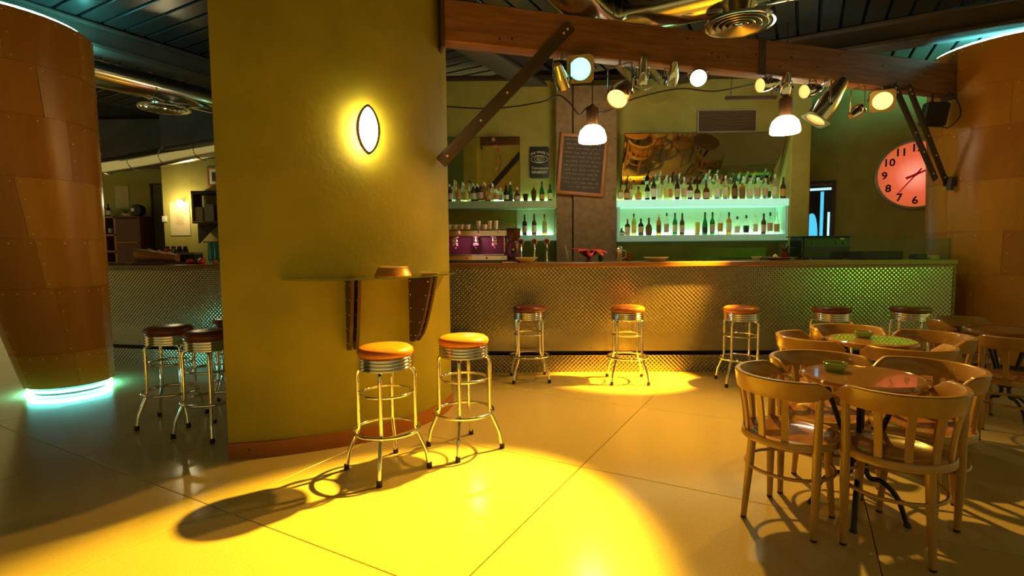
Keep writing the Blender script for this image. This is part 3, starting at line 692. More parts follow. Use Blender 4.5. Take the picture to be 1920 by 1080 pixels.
# ---- things on the bar
em = thing('espresso_machine', 'chrome espresso machine lit pink on the bar beside the green pillar', 'espresso machine', (-0.42, 6.32, ZB))
MB().box((0, 0.02, 0.055), (0.74, 0.46, 0.07), ch=0.01).build('base', 'machine_steel', em)
MB().box((0, 0.16, 0.22), (0.72, 0.18, 0.28), ch=0.012).build('body', 'plum', em)
MB().box((0, 0.02, 0.34), (0.74, 0.46, 0.09), ch=0.015).build('head', 'chrome_pink_lit', em)
MB().box((0, -0.10, 0.094), (0.66, 0.20, 0.008)).build('drip_grid', 'chrome_pink_lit', em)
for x in (-.34, .34):
    for y in (-.16, .18): MB().lathe([(0.018, 0), (0.014, 0.022)], 10, c=(x, y, 0)).build('foot', 'black', em)
for x in (-0.24, 0.0, 0.22):
    g = MB().lathe([(0.030, 0.225), (0.038, 0.235), (0.038, 0.265), (0.028, 0.30)], 14, c=(x, -0.11, 0)).build('brew_group', 'chrome_pink_lit', em)
    MB().lathe([(0.026, 0.19), (0.036, 0.20), (0.036, 0.228)], 14, c=(x, -0.11, 0)).build('portafilter', 'machine_pink_lit', g)
    MB().tube([(x, -0.13, 0.21), (x + 0.01, -0.20, 0.205), (x + 0.02, -0.27, 0.195)], 0.011, 8).build('handle', 'black', g)
    MB().tube([(x, -0.11, 0.19), (x, -0.11, 0.165)], 0.009, 8).build('spout', 'machine_pink_lit', g)
    MB().lathe([(0.0, 0.335), (0.017, 0.335), (0.017, 0.37), (0, 0.375)], 10, M=Matrix.Translation((x + .05, -0.27, 0)), cap=False).build('knob', 'machine_pink_lit', em)
for x in (-0.34, 0.335):
    MB().tube([(x, -0.17, 0.31), (x, -0.21, 0.26), (x, -0.20, 0.12)], 0.006, 8).build('steam_wand', 'machine_pink_lit', em)
MB().box((0.0, -0.212, 0.055), (0.60, 0.004, 0.045)).build('front_strip', 'chrome_pink_lit', em)
for x in (-.1, .13): MB().lathe([(0.012, 0), (0.012, 0.008)], 8, M=frame_z((x, -0.213, 0.055), (0, -1, 0))).build('button', 'red_paint', em)
for i, (x, tall) in enumerate(((-0.315, 0), (-0.245, 0), (-0.17, 0), (-0.10, 0), (0.03, 1), (0.10, 0), (0.165, 1), (0.235, 1))):
    h = 0.105 if tall else 0.062; r = 0.026 if tall else 0.036
    t = thing('cup', '%s cream %s on the espresso machine, %s from the left' % ('upright', 'latte glass' if tall else 'coffee cup', ORD[i]), 'cup', (x - 0.42, 6.27, ZB + 0.387), random.uniform(-1, 1), 'cups on the espresso machine')
    MB().lathe([(r * .6, 0), (r * .85, h * .2), (r, h), (r - .003, h), (r * .8, h * .22), (0, 0.008)], 16, cap=False).build('bowl', 'cup_white', t)
    if not tall: MB().tube([(r * .9, 0, h * .75), (r * 1.45, 0, h * .7), (r * 1.4, 0, h * .35), (r * .85, 0, h * .3)], 0.004, 6).build('ear', 'cup_white', t)
lamp('added_pink_light', 'POINT', (-0.42, 6.09, ZB + 0.27), 3.6, (1.0, 0.34, 0.55), radius=0.03, parent=em)  # added point light for the pink glow, no lamp body
gr = thing('coffee_grinder', 'dark coffee grinder with smoked hopper beside the espresso machine', 'grinder', (0.02, 6.3, ZB))
MB().box((0, 0, 0.02), (0.18, 0.24, 0.04), ch=0.008).build('base', 'plum', gr)
MB().lathe([(0.07, 0.04), (0.075, 0.06), (0.075, 0.22), (0.055, 0.25)], 18).build('motor_body', 'plum', gr)
MB().lathe([(0.045, 0.245), (0.085, 0.30), (0.088, 0.385), (0.082, 0.39)], 18).build('hopper', 'glass_brown', gr)
MB().lathe([(0.089, 0.388), (0.089, 0.40)], 18).build('hopper_lid', 'black', gr)
MB().box((0, -0.10, 0.15), (0.07, 0.07, 0.06), ch=0.008).build('doser', 'black_gloss', gr)
MB().box((0, -0.137, 0.15), (0.025, 0.004, 0.025)).build('badge', 'tint_orange', gr)
for i, x in enumerate((0.115, 0.275, 0.425)):
    t = thing('beer_tap', 'chrome beer tap with round dark badge, %s of three' % ('leftmost', 'middle', 'rightmost')[i], 'beer tap', (x, 6.38, ZB), 0, 'beer taps on the bar')
    MB().lathe([(0.030, 0), (0.028, 0.01), (0.014, 0.02), (0.013, 0.17), (0.018, 0.175), (0.018, 0.20)], 14).build('column', 'chrome', t)
    MB().tube([(0, 0, 0.16), (0, -0.06, 0.165), (0, -0.085, 0.13)], 0.008, 8).build('spout', 'chrome', t)
    bdg = MB().lathe([(0.034, -0.008), (0.040, -0.004), (0.040, 0.004), (0.034, 0.008)], 20, M=frame_z((0, 0, 0.245), (0, -1, 0))).build('badge', 'tint_orange', t)
    MB().lathe([(0.027, 0.008), (0.027, 0.011)], 18, M=frame_z((0, 0, 0.245), (0, -1, 0))).build('badge_disc', 'bracket', bdg)
    MB().tube([(0, 0, 0.195), (0, 0, 0.21)], 0.009, 8).build('stem', 'chrome', t)
def dish(name, label, cat, x, y, z, r, h, m, rim=None):
    t = thing(name, label, cat, (x, y, z))
    MB().lathe([(0, 0.0), (r * .5, 0.0), (r * .55, 0.006), (r * .92, h * .8), (r, h), (r * .97, h), (r * .52, 0.016), (0, 0.014)], 28, cap=False).build('bowl', m, t)
    MB().tube([(r * .985 * cos(2 * pi * k / 28), r * .985 * sin(2 * pi * k / 28), h) for k in range(28)], 0.004, 6, closed=True).build('rim', rim or m, t)
    return t
dish('serving_bowl', 'wide pale yellow bowl on the bar below the beer taps', 'bowl', 0.17, 6.06, ZB, 0.13, 0.055, 'plate_yellow')
dish('serving_dish', 'shallow yellow dish on the bar under the lower right shelf', 'dish', 1.66, 6.06, ZB, 0.14, 0.045, 'plate_yellow')
t = thing('paper_napkins', 'thin stack of pale paper beside the yellow bowl', 'napkins', (-0.02, 6.0, ZB), 0.2)
MB().box((0, 0, 0.006), (0.16, 0.12, 0.012), ch=0.003).build('stack', 'plate_yellow', t)
# red folded napkin bowl
t = thing('red_napkin_bowl', 'dark footed bowl spilling red napkins on the bar', 'bowl', (0.92, 6.28, ZB))
MB().lathe([(0.05, 0), (0.045, 0.01), (0.02, 0.03), (0.03, 0.05), (0.09, 0.085), (0.13, 0.115), (0.125, 0.117), (0.02, 0.06), (0, 0.058)], 24, cap=False).build('foot_bowl', 'plum', t)
for k, (a, L, d) in enumerate(((0.1, 0.22, -0.02), (3.0, 0.20, 0.035), (-1.6, 0.17, -0.06), (-0.7, 0.19, -0.05), (-2.4, 0.18, 0.0), (1.5, 0.17, 0.0))):
    M = Matrix.Rotation(a, 4, 'Z'); rows = []
    for i in range(6):
        s_ = i / 5; w = 0.085 * (1 - s_ * .75); zz = 0.118 + 0.02 * sin(s_ * 3) + d * s_ * s_
        rows.append([(0.03 + (L - 0.03) * s_, w * q, zz + 0.012 * cos(q * 4 + k)) for q in (-1, -.5, 0, .5, 1)])
    ob = MB().grid(rows, M=M).build('napkin', 'red_petal', t, smooth=60)
    so = ob.modifiers.new('thick', 'SOLIDIFY'); so.thickness = 0.004
t = thing('cocktail_shaker', 'steel and amber jug set on the bar below the shelf end', 'shaker', (1.30, 6.40, ZB))
MB().lathe([(0.042, 0), (0.044, 0.005), (0.050, 0.15), (0.046, 0.155)], 18).build('jug', 'steel', t)
MB().tube([(0.05, 0, 0.13), (0.085, 0, 0.12), (0.085, 0, 0.05), (0.046, 0, 0.03)], 0.006, 6).build('handle', 'steel', t)
MB().lathe([(0.046, 0.155), (0.030, 0.175), (0.012, 0.18)], 18).build('lid', 'steel', t)
t = thing('amber_glass', 'small amber drinking glass beside the steel jug', 'glass', (1.42, 6.42, ZB))
MB().lathe([(0.028, 0), (0.030, 0.004), (0.036, 0.11), (0.033, 0.11), (0.026, 0.01), (0, 0.008)], 16, cap=False).build('glass', 'glass_amber', t)
MB().lathe([(0, 0.011), (0.026, 0.011), (0.030, 0.07), (0, 0.07)], 16, cap=False).build('drink', 'glass_olive', t)
for i, (x, y, h, m, lb) in enumerate(((0.67, 6.3, .13, 'glass_clear', 'clear tall glass with a pale straw at the foot of the pier'), (0.78, 6.3, .06, 'glass_clear', 'small clear shot glass at the foot of the pier'), (1.08, 6.4, .075, 'glass_green', 'small green glass right of the red napkins'))):
    t = thing('drinking_glass', lb, 'glass', (x, y, ZB))
    MB().lathe([(0.022, 0), (0.024, 0.003), (0.032, h), (0.029, h), (0.020, 0.008), (0, 0.007)], 16, cap=False).build('glass', m, t)
    if i == 0: MB().tube([(0.01, 0, 0.01), (-0.03, 0, 0.19)], 0.004, 6).build('straw', 'tint_cream', t)
# fruit and plant tray
t = thing('serving_tray', 'round wooden tray on the bar carrying a potted plant', 'tray', (3.10, 6.1, ZB))
MB().lathe([(0, 0), (0.10, 0), (0.10, 0.01), (0.16, 0.028), (0.19, 0.030), (0.19, 0.036), (0.10, 0.02), (0, 0.02)], 30, cap=False).build('plate', 'plate_wood', t)
t = thing('potted_plant', 'tiny plant in a dark red pot on the wooden tray', 'potted plant', (3.17, 6.12, ZB + 0.022))
MB().lathe([(0.045, 0), (0.055, 0.06), (0.058, 0.062), (0.058, 0.075), (0.05, 0.075), (0.045, 0.065), (0, 0.065)], 18, cap=False).build('pot', 'pot_red', t)
for k in range(11):
    a = k * 2.4; L = 0.05 + 0.03 * (k % 3); p = [(0.01 * cos(a), 0.01 * sin(a), 0.06), (L * .5 * cos(a), L * .5 * sin(a), 0.11 + .01 * (k % 4)), (L * cos(a), L * sin(a), 0.10 + .02 * (k % 4))]
    MB().tube(spline(p, 3), [0.004, 0.010, 0.014, 0.012, 0.010, 0.006, 0.002], 5, flat=0.3).build('leaf', 'terracotta' if k % 3 == 0 else 'leaf', t)
for i, (x, y, m, lb) in enumerate(((2.84, 6.12, 'plate_yellow', 'small pale glass saucer left of the wooden tray'), (2.97, 6.34, 'terracotta', 'small terracotta bowl behind the wooden tray'))):
    dish('small_bowl', lb, 'bowl', x, y, ZB, 0.055, 0.04, m)
t = thing('lemon', 'small yellow lemon on the wooden tray', 'fruit', (3.03, 6.06, ZB + 0.022))
MB().lathe([(0, 0), (0.016, 0.004), (0.026, 0.018), (0.024, 0.034), (0.012, 0.046), (0.004, 0.05), (0, 0.051)], 14, cap=False).build('rind', 'plate_yellow', t)
MB().lathe([(0.003, 0.049), (0.002, 0.056), (0, 0.056)], 6, cap=False).build('stem', 'leaf', t)
# black appliance and trays behind the glass guard
t = thing('amplifier', 'black hi-fi amplifier behind the glass screen on the bar', 'amplifier', (3.74, 6.42, ZB))
MB().box((0, 0, 0.14), (0.56, 0.30, 0.26), ch=0.008).build('case', 'black_gloss', t)
MB().box((0.0, -0.153, 0.20), (0.54, 0.006, 0.10)).build('faceplate', 'black', t)
for x in (-.16, .12, .2): MB().lathe([(0.02, 0), (0.018, 0.014)], 12, M=frame_z((x, -0.156, 0.20), (0, -1, 0))).build('knob', 'dark_steel', t)
MB().box((0.18, -0.157, 0.245), (0.05, 0.004, 0.02)).build('display', 'tint_orange', t)
MB().box((0, 0, 0.276), (0.64, 0.34, 0.012)).build('top_plate', 'black', t)
for x in (-.2, .2): MB().box((x, 0, 0.006), (0.05, 0.2, 0.012)).build('foot', 'black', t)
t = thing('display_tray', 'long dark tray behind the glass screen on the bar', 'tray', (4.20, 6.1, ZB))
MB().box((0, 0, 0.008), (0.46, 0.26, 0.016), ch=0.004).build('base', 'black', t)
for y in (-.125, .125): MB().box((0, y, 0.055), (0.46, 0.012, 0.08)).build('side', 'black', t)
for x in (-.225, .225): MB().box((x, 0, 0.055), (0.012, 0.24, 0.08)).build('end', 'black', t)
t = thing('card_reader', 'small dark box at the right end behind the glass screen', 'device', (4.62, 6.0, ZB), -.2)
MB().box((0, 0, 0.03), (0.12, 0.14, 0.06), ch=0.008).build('case', 'black', t)
MB().box((0, -0.01, 0.062), (0.09, 0.07, 0.004)).build('screen', 'box_grey', t)
t = thing('paper_pad', 'pale paper pad beside the small dark box', 'paper pad', (4.76, 6.02, ZB), .1)
MB().box((0, 0, 0.02), (0.11, 0.16, 0.04), ch=0.002).build('sheets', 'paper', t)
MB().box((0, 0.075, 0.041), (0.11, 0.012, 0.004)).build('glue_strip', 'red_paint', t)

# ================================================================== CEILING SERVICES
D1 = Vector((sin(GA), cos(GA), 0)); D2 = Vector((cos(GA), -sin(GA), 0))
def duct(label, pts, r, seams=0.9):
    t = thing('air_duct', label, 'duct', pts[0])
    MB().tube(pts, r, 24).build('pipe', 'duct_metal', t, world=True, smooth=50)
    P = [Vector(p) for p in pts]; acc = 0.25
    for a, b in zip(P, P[1:]):
        L = (b - a).length; d = (b - a).normalized()
        while acc < L:
            q = a + d * acc; MB().tube([tuple(q - d * 0.012), tuple(q + d * 0.012)], r + 0.008, 24).build('joint_ring', 'duct_metal', t, world=True); acc += seams
        acc -= L
    return t
jn = Vector((0.93, 5.45, 3.648)); wa = Vector((2.02, 7.345, 3.58))
a0 = jn - D1 * 3.2; duct('shiny round air duct running over the timber beam into the bar wall', [tuple(a0), tuple(jn), tuple(wa)], 0.205)
dif = Vector((2.02, 4.80, 3.36)); bx = Vector((2.02, 4.84, 3.67))
q0 = jn + D1 * 0.25
br = [jn + D1 * 0.10 + Vector((0, 0, .06)), jn + D1 * 0.05 + D2 * 0.22 + Vector((0, 0, .05)), bx - D2 * 0.7 + D1 * 0.02, bx, bx + D2 * 2.6]
duct('shiny round air duct above the beam with a round diffuser under it', [tuple(p) for p in spline(br[:3], 5)] + [tuple(p) for p in br[3:]], 0.175)
def diffuser(loc, r, label, top):
    t = thing('air_diffuser', label, 'air diffuser', loc)
    MB().lathe([(r * .42, top), (r * .42, 0.10), (r * .50, 0.07), (r, 0.022), (r, 0.0), (r * .93, 0.0), (r * .9, 0.02), (r * .4, 0.06)], 36, cap=False).build('bell', 'duct_metal', t, smooth=40)
    MB().lathe([(0, 0.055), (r * .88, 0.03)], 32, cap=False).build('inner_cone', 'black', t)
    for k, f in enumerate((0.82, 0.64, 0.46, 0.28)):
        MB().lathe([(r * f, 0.002), (r * (f - .085), 0.020), (r * (f - .095), 0.018), (r * (f - .012), -0.003), (r * f, 0.002)], 32, cap=False).build('cone_ring', 'diffuser_metal', t)
    MB().lathe([(0, 0.0), (r * .12, 0.006), (r * .05, 0.04), (0, 0.04)], 20, cap=False).build('centre_cone', 'duct_metal', t)
diffuser(tuple(dif), 0.30, 'round chrome air diffuser above the timber beam', 0.24)
c0 = Vector((-4.42, 7.0, 3.50))
duct('shiny air duct crossing the dark ceiling between the columns', [(-4.93, 6.06, 3.90), (-4.93, 6.06, 3.62), tuple(c0 - D1 * 0.9), tuple(c0 + D1 * 1.6)], 0.16)
diffuser((-4.50, 7.0, 3.27), 0.30, 'round air diffuser under the duct beyond the left column', 0.16)
t0 = c0 + D1 * 1.62
t = thing('duct_hanger', 'red steel hanger strap holding the duct by the pillar', 'bracket', tuple(t0 + Vector((0, 0, -.18))))
MB().box((0, 0, 0.29), (0.06, 0.05, 0.56), rz=-GA).build('strap', 'red_paint', t)
MB().box((0, 0, 0.0), (0.34, 0.06, 0.03), rz=-GA).build('foot', 'red_paint', t)
d0 = Vector((-5.75, 8.42, 2.87))
duct('shiny air duct along the far room above the menu poster', [tuple(d0 - D2 * 1.45), tuple(d0 + D2 * 2.7)], 0.135)
duct('short shiny duct bend high beside the left column', [(-6.55, 7.6, 3.30), (-6.75, 8.1, 3.22), (-7.0, 8.6, 3.08)], 0.10)

# ---- spotlights on the beam
def par_can(pos, aim, r, L, lens, label, gel=None, body='chrome', hang=3.10, beam=None):
    pos = Vector(pos); d = (Vector(aim) - pos).normalized()
    t = thing('stage_spotlight', label, 'spotlight', tuple(pos))
    M = frame_z((0, 0, 0), d)
    MB().lathe([(0.0, -L), (r * .45, -L), (r * .62, -L * .86), (r * .72, -L * .70), (r * .80, -L * .62), (r, -L * .34), (r, 0.0), (r * .95, 0.0), (r * .95, -L * .18)], 26, M=M, cap=False).build('can', body, t)
    MB().lathe([(0, -0.004), (r * .55, -0.010), (r * .94, -0.020)], 26, M=M, cap=False).build('lens', lens, t)
    if gel:
        s = r * 1.15
        mb = MB(); n = 24; pts = rrect(2 * s, 2 * s, 0.004, 5)
        inner = [(r * .92 * cos(2 * pi * (k + .5) / n), r * .92 * sin(2 * pi * (k + .5) / n)) for k in range(n)]
        outer = []
        for x, y in inner:
            k = s / max(abs(x), abs(y)); outer.append((x * k, y * k))
        mb.grid([[(x, y, z) for x, y in ring] for ring, z in ((inner, 0.006), (outer, 0.006), (outer, 0.012), (inner, 0.012), (inner, 0.006))], M=M, closed=True)
        mb.build('gel_frame', 'gel_frame', t, smooth=20)
    side = Vector((d.y, -d.x, 0)); side = side.normalized() if side.length > 0.05 else Vector((1, 0, 0))
    c = -d * L * .30; topz = hang - pos.z - 0.03
    w = r * 1.18
    p = [tuple(c + side * w), tuple(Vector((c.x, c.y, 0)) + side * w + Vector((0, 0, max(topz - .01, c.z + 0.05)))), tuple(Vector((c.x, c.y, 0)) - side * w + Vector((0, 0, max(topz - .01, c.z + 0.05)))), tuple(c - side * w)]
    MB().tube(p, 0.008, 6).build('yoke', 'chrome', t)
    MB().tube([(c.x, c.y, max(topz - .02, c.z + .04)), (c.x, c.y, hang - pos.z + 0.004)], 0.012, 8).build('clamp', 'chrome', t)
    for s_ in (1, -1):
        q = c + side * w * s_; MB().lathe([(0.014, 0), (0.014, 0.014), (0.008, 0.018)], 10, M=frame_z(q, side * s_)).build('knob', 'black', t)
    if beam:
        en, colr, tgt, size, bl = beam
        lamp('spot_light', 'SPOT', tuple(pos + d * 0.03), en, colr, tgt, size, bl, 0.05, parent=t)
    return t
CAMP = (0.0, 0.0, 1.2)
par_can((0.61, 4.70, 2.966), (-0.2, 0.5, 1.5), 0.100, 0.26, 'lens_cyan', 'spotlight with glowing cyan lens and square gel frame, first on the beam', gel=True)
par_can((0.47, 4.76, 2.84), (0.95, 5.9, 1.9), 0.065, 0.22, 'lens_dark', 'small unlit chrome spotlight tucked below the cyan one')
par_can((0.955, 4.83, 2.741), (-0.80, 2.40, 0.0), 0.098, 0.27, 'lens_yellow', 'spotlight with bright yellow lens throwing the pool on the floor', body='brown_metal', beam=(4600, (1.0, 0.56, 0.030), (-0.60, 2.25, 0.0), 41, 0.5))
par_can((1.20, 4.95, 2.90), (1.10, 5.55, 0.2), 0.062, 0.24, 'lens_dark', 'chrome spotlight aimed down at the bar, third on the beam')
par_can((1.49, 5.03, 2.92), (1.30, 5.9, 1.1), 0.062, 0.21, 'lens_dark', 'chrome spotlight tilted to the left, fourth on the beam')
par_can((1.764, 5.06, 2.993), (0.9, 2.0, 1.6), 0.078, 0.20, 'lens_white', 'spotlight with dazzling white lens, fifth on the beam', beam=(520, (1.0, 0.50, 0.06), (0.8, 2.9, 0.3), 115, 0.8))
par_can((2.44, 5.27, 2.985), (1.2, 4.9, 2.7), 0.068, 0.22, 'lens_orange', 'orange lit spotlight turned to the left, sixth on the beam', body='chrome')
par_can((2.74, 5.40, 2.94), (2.70, 5.9, 1.2), 0.060, 0.20, 'lens_dark', 'small chrome spotlight between the two orange ones')
par_can((2.955, 5.42, 2.965), (1.6, 5.0, 2.6), 0.068, 0.22, 'lens_orange', 'orange lit spotlight turned to the left, beside the right pendant lamp')
par_can((3.10, 5.45, 2.70), (1.35, 5.60, 0.05), 0.105, 0.46, 'lens_orange', 'long brass coloured spotlight tilted down to the left', gel=True, body='steel', beam=(8200, (1.0, 0.46, 0.020), (1.30, 5.66, 0.02), 26, 0.7))
par_can((3.66, 5.63, 2.84), (4.2, 5.9, 3.2), 0.060, 0.18, 'lens_dark', 'small chrome spotlight beside the last yellow one')
par_can((3.956, 5.72, 2.951), (1.9, 2.2, 0.8), 0.100, 0.22, 'lens_yellow', 'spotlight with glowing yellow lens and square frame, last on the beam', gel=True, beam=(420, (1.0, 0.50, 0.04), (-0.4, 4.0, 1.2), 80, 0.9))
par_can((3.40, 5.62, 2.96), (4.0, 5.75, 1.1), 0.055, 0.18, 'lens_dark', 'small chrome spotlight pointing down at the glass screen')
par_can((6.3, 2.3, 3.05), (4.05, 5.8, 1.05), 0.10, 0.26, 'lens_green', 'green spotlight hanging at the right of the cafe tables, outside the picture', hang=3.88, beam=(300, (0.13, 1.0, 0.03), (4.1, 5.8, 1.02), 27, 0.95))

# pendant lamps over the bar
def pendant(loc, label, zt):
    t = thing('pendant_lamp', label, 'pendant lamp', loc)
    MB().lathe([(0.150, 0.0), (0.158, 0.012), (0.156, 0.06), (0.135, 0.13), (0.090, 0.175), (0.060, 0.185)], 30, cap=False).build('shade', 'pendant_glass', t)
    MB().lathe([(0.0, 0.03), (0.149, 0.012)], 30, cap=False).build('diffuser', 'pendant_glass', t)
    MB().lathe([(0.062, 0.180), (0.066, 0.19), (0.072, 0.36), (0.060, 0.385), (0.030, 0.39), (0.022, 0.42), (0, 0.42)], 20, cap=False).build('socket_housing', 'brown_metal', t)
    MB().tube([(0, 0, 0.41), (0, 0, zt - loc[2])], 0.006, 6).build('cable', 'cable', t)
    return t
pendant((0.93, 6.1, 2.62), 'white glass pendant lamp in front of the chalkboard', 3.88)
pendant((3.07, 6.0, 2.68), 'white glass pendant lamp below the vent grille', 3.88)
t = tag(base_mesh(MB().tube(spline([(-0.9, 6.4, 3.12), (-0.2, 6.3, 3.06), (0.35, 6.2, 3.10), (0.55, 6.15, 3.16), (0.68, 6.1, 3.05), (0.78, 6.1, 2.93), (0.86, 6.1, 3.0), (0.93, 6.1, 3.02), (1.05, 6.1, 2.95), (1.4, 6.1, 3.10), (1.9, 6.08, 3.20), (2.3, 6.05, 3.16), (2.8, 6.0, 3.22), (3.05, 6.0, 3.08)], 6), 0.008, 6).build('hanging_cable', 'cable'), (0.93, 6.1, 3.02)), 'thin black cable strung between the two pendant lamps', 'cable')
t = thing('hanging_rail', 'thin dark red rail hanging above the vent grille', 'rail', (2.95, 6.6, 3.22))
MB().box((0, 0, 0.02), (0.62, 0.04, 0.04), rz=-0.03, ch=0.004).build('rail', 'bracket', t)
for x in (-0.25, 0.25): MB().tube([(x, 0, 0.04), (x + .03, 0, 0.66)], 0.004, 5).build('wire', 'cable', t)
# loudspeaker
t = thing('loudspeaker', 'black loudspeaker hanging beneath the right end of the timber beam', 'loudspeaker', (4.72, 6.02, 2.74), rad(-25))
MB().box((0, 0, 0.13), (0.22, 0.19, 0.26), M=Matrix.Rotation(rad(8), 4, 'X') @ Matrix.Rotation(rad(8), 4, 'Y'), ch=0.02).build('cabinet', 'black', t)
MB().box((0, -0.102, 0.135), (0.19, 0.008, 0.23), M=Matrix.Rotation(rad(8), 4, 'X') @ Matrix.Rotation(rad(8), 4, 'Y')).build('grille', 'speaker_cloth', t)
MB().tube([(0, 0.0, 0.24), (0, 0, 0.37)], 0.012, 8).build('mount', 'black', t)
MB().tube(spline([(0.08, 0.03, 0.02), (0.16, 0.02, -0.02), (0.26, 0.02, 0.10), (0.24, 0.04, 0.25), (0.16, 0.05, 0.38)], 6), 0.006, 6).build('cable', 'cable', t)

# wall sconce on the pillar
sx, sy = -1.05, 3.835; sd = Vector((0.52, -0.855, 0)).normalized()
sc = thing('wall_sconce', 'glowing eye shaped wall lamp on the green pillar', 'wall lamp', (sx, sy, 2.248))
Msc = Matrix(((-sd.y * -1 if False else -sd.y, 0, sd.x, 0), (sd.x, 0, sd.y, 0), (0, 1, 0, 0), (0, 0, 0, 1)))
def lens_ring(w, h, n=28):
    p = []
    for k in range(n):
        a = 2 * pi * k / n; p.append((w * math.copysign(abs(sin(a)) ** 1.35, sin(a)), h * cos(a)))
    return p
def lens_body(levels, m, name, n=28):
    rows = [[(x, y, z) for x, y in lens_ring(w, h, n)] for w, h, z in levels]
    return MB().grid(rows, M=Msc, closed=True).build(name, m, sc, smooth=50)
lens_body([(0.0, 0.0, 0.005), (0.020, 0.06, 0.005), (0.020, 0.06, 0.085), (0.0, 0.0, 0.085)], 'brown_metal', 'back_plate')
lens_body([(0.074, 0.162, 0.098), (0.084, 0.172, 0.102), (0.084, 0.172, 0.118), (0.066, 0.154, 0.120)], 'brown_metal', 'bezel')
lens_body([(0.066, 0.154, 0.119), (0.055, 0.134, 0.138), (0.030, 0.085, 0.154), (0.0, 0.0, 0.160)], 'sconce_glass', 'glass_front')
lens_body([(0.0, 0.0, 0.088), (0.044, 0.115, 0.088)], 'sconce_bulb', 'back_glow')

# glass shelf on the pillar
fp = [(-1.55, 3.53), (-1.42, 3.43), (-1.238, 3.37), (-1.03, 3.42), (-0.76, 3.58), (-0.59, 3.82), (-0.475, 4.13), (-0.465, 4.42), (-0.56, 4.55)]
fpl = [p[:2] for p in spline([(x, y, 0) for x, y in fp], 5)]
bk = [p for p in offset(fr, 0.004) if -1.56 < p[0] and p[1] < 4.55]
gs = thing('glass_shelf', 'curved green glass drink shelf bracketed to the green pillar', 'shelf', (-1.0, 3.75, 1.213))
MB().prism(fpl + list(reversed(bk)), 1.213, 1.225).build('glass_top', 'table_glass', gs, world=True, smooth=20)
def shelf_bracket(px, py, reach):
    # two curved timber cheeks side by side, studs along the edges
    i = min(range(len(fr)), key=lambda k: hypot(fr[k][0] - px, fr[k][1] - py)); a = fr[i - 1]; b = fr[i + 1]
    tn = Vector((b[0] - a[0], b[1] - a[1], 0)).normalized(); out = Vector((tn.y, -tn.x, 0))
    M = Matrix(((out.x, 0, tn.x, fr[i][0]), (out.y, 0, tn.y, fr[i][1]), (0, 1, 0, 0), (0, 0, 0, 1)))
    prof = [(0.003, 0.70), (0.045, 0.70)]
    for k in range(1, 9):
        s_ = k / 8; prof.append((0.045 + (reach - 0.045) * (s_ ** 0.62), 0.70 + 0.51 * s_))
    prof.append((0.003, 1.21))
    for off in (-0.035, 0.012):
        c = MB().prism(prof, off, off + 0.023, M=M).build('bracket_cheek', 'bracket', gs, world=True, smooth=20)
        st = MB()
        for k in range(5):
            z = 0.75 + k * 0.105
            for xx in (0.02, 0.045 + (reach - 0.045) * (((z - .70) / .51) ** .62) - 0.025):
                st.lathe([(0.006, 0), (0.004, 0.003), (0, 0.004)], 6, M=M @ Matrix.Translation((xx, z, off)) @ Matrix.Rotation(pi, 4, 'X'), cap=False)
                st.lathe([(0.006, 0), (0.004, 0.003), (0, 0.004)], 6, M=M @ Matrix.Translation((xx, z, off + 0.023)), cap=False)
        st.build('studs', 'rivet', c, world=True, smooth=0)['kind'] = 'stuff'
shelf_bracket(-1.16, 3.75, 0.19); shelf_bracket(-0.775, 4.11, 0.25)
t = thing('wooden_ashtray', 'upturned brown wooden dish on the glass shelf', 'dish', (-0.83, 3.68, 1.225), 0.3)
MB().lathe([(0.125, 0), (0.128, 0.008), (0.105, 0.058), (0.092, 0.066), (0.085, 0.060), (0, 0.052)], 26, cap=False).build('bowl', 'plate_wood', t)
MB().tube([(0.098 * cos(2 * pi * k / 26), 0.098 * sin(2 * pi * k / 26), 0.0655) for k in range(26)], 0.006, 6, closed=True).build('rim', 'plate_yellow', t)
t = thing('drinks_mat', 'thin pale saucer on the right tip of the glass shelf', 'saucer', (-0.63, 4.0, 1.225))
MB().lathe([(0, 0), (0.05, 0), (0.075, 0.010), (0.075, 0.013), (0.05, 0.005), (0, 0.005)], 22, cap=False).build('plate', 'plate_yellow', t)
MB().tube([(0.075 * cos(2 * pi * k / 22), 0.075 * sin(2 * pi * k / 22), 0.0118) for k in range(22)], 0.003, 5, closed=True).build('rim', 'plate_yellow', t)

# ================================================================== CLOCK, DOORWAY
def wall_pt(s, z, off): return PW + DW * s + NW * off + Vector((0, 0, z))
ck = thing('wall_clock', 'huge round wall clock glowing red behind the steel braces', 'clock', tuple(wall_pt(0, 2.443, 0)))
ck.rotation_euler = (rad(90), 0, atan2(DW.y, DW.x))
CR = 0.485
MB().lathe([(CR, 0.0), (CR + .012, 0.02), (CR + .012, 0.085), (CR - .005, 0.10), (CR - .022, 0.092), (CR - .022, 0.06)], 60, cap=False).build('rim', 'clock_rim', ck)
face = MB().lathe([(0, 0.070), (CR - 0.02, 0.070)], 60, cap=False).build('face', 'clock_face', ck)
for i in range(1, 13):
    a = rad(90 - 30 * i); text_obj(str(i), 0.150, 'clock_ink', ck, Matrix.Translation((0.375 * cos(a), 0.375 * sin(a), 0.073)), name='numeral', bold=0.004)
def hand(ang, L, w, name, tail):
    a = rad(90 - ang); M = Matrix.Translation((0, 0, 0.078)) @ Matrix.Rotation(a, 4, 'Z')
    MB().prism([(-tail, -w * .5), (L, -w * .25), (L, w * .25), (-tail, w * .5)], 0, 0.004, M=M).build(name, 'clock_red', ck)
hand(218, 0.335, 0.022, 'minute_hand', 0.10); hand(66, 0.215, 0.036, 'hour_hand', 0.13)
MB().lathe([(0.022, 0.076), (0.018, 0.088), (0, 0.09)], 16, cap=False).build('hub', 'clock_red', ck)
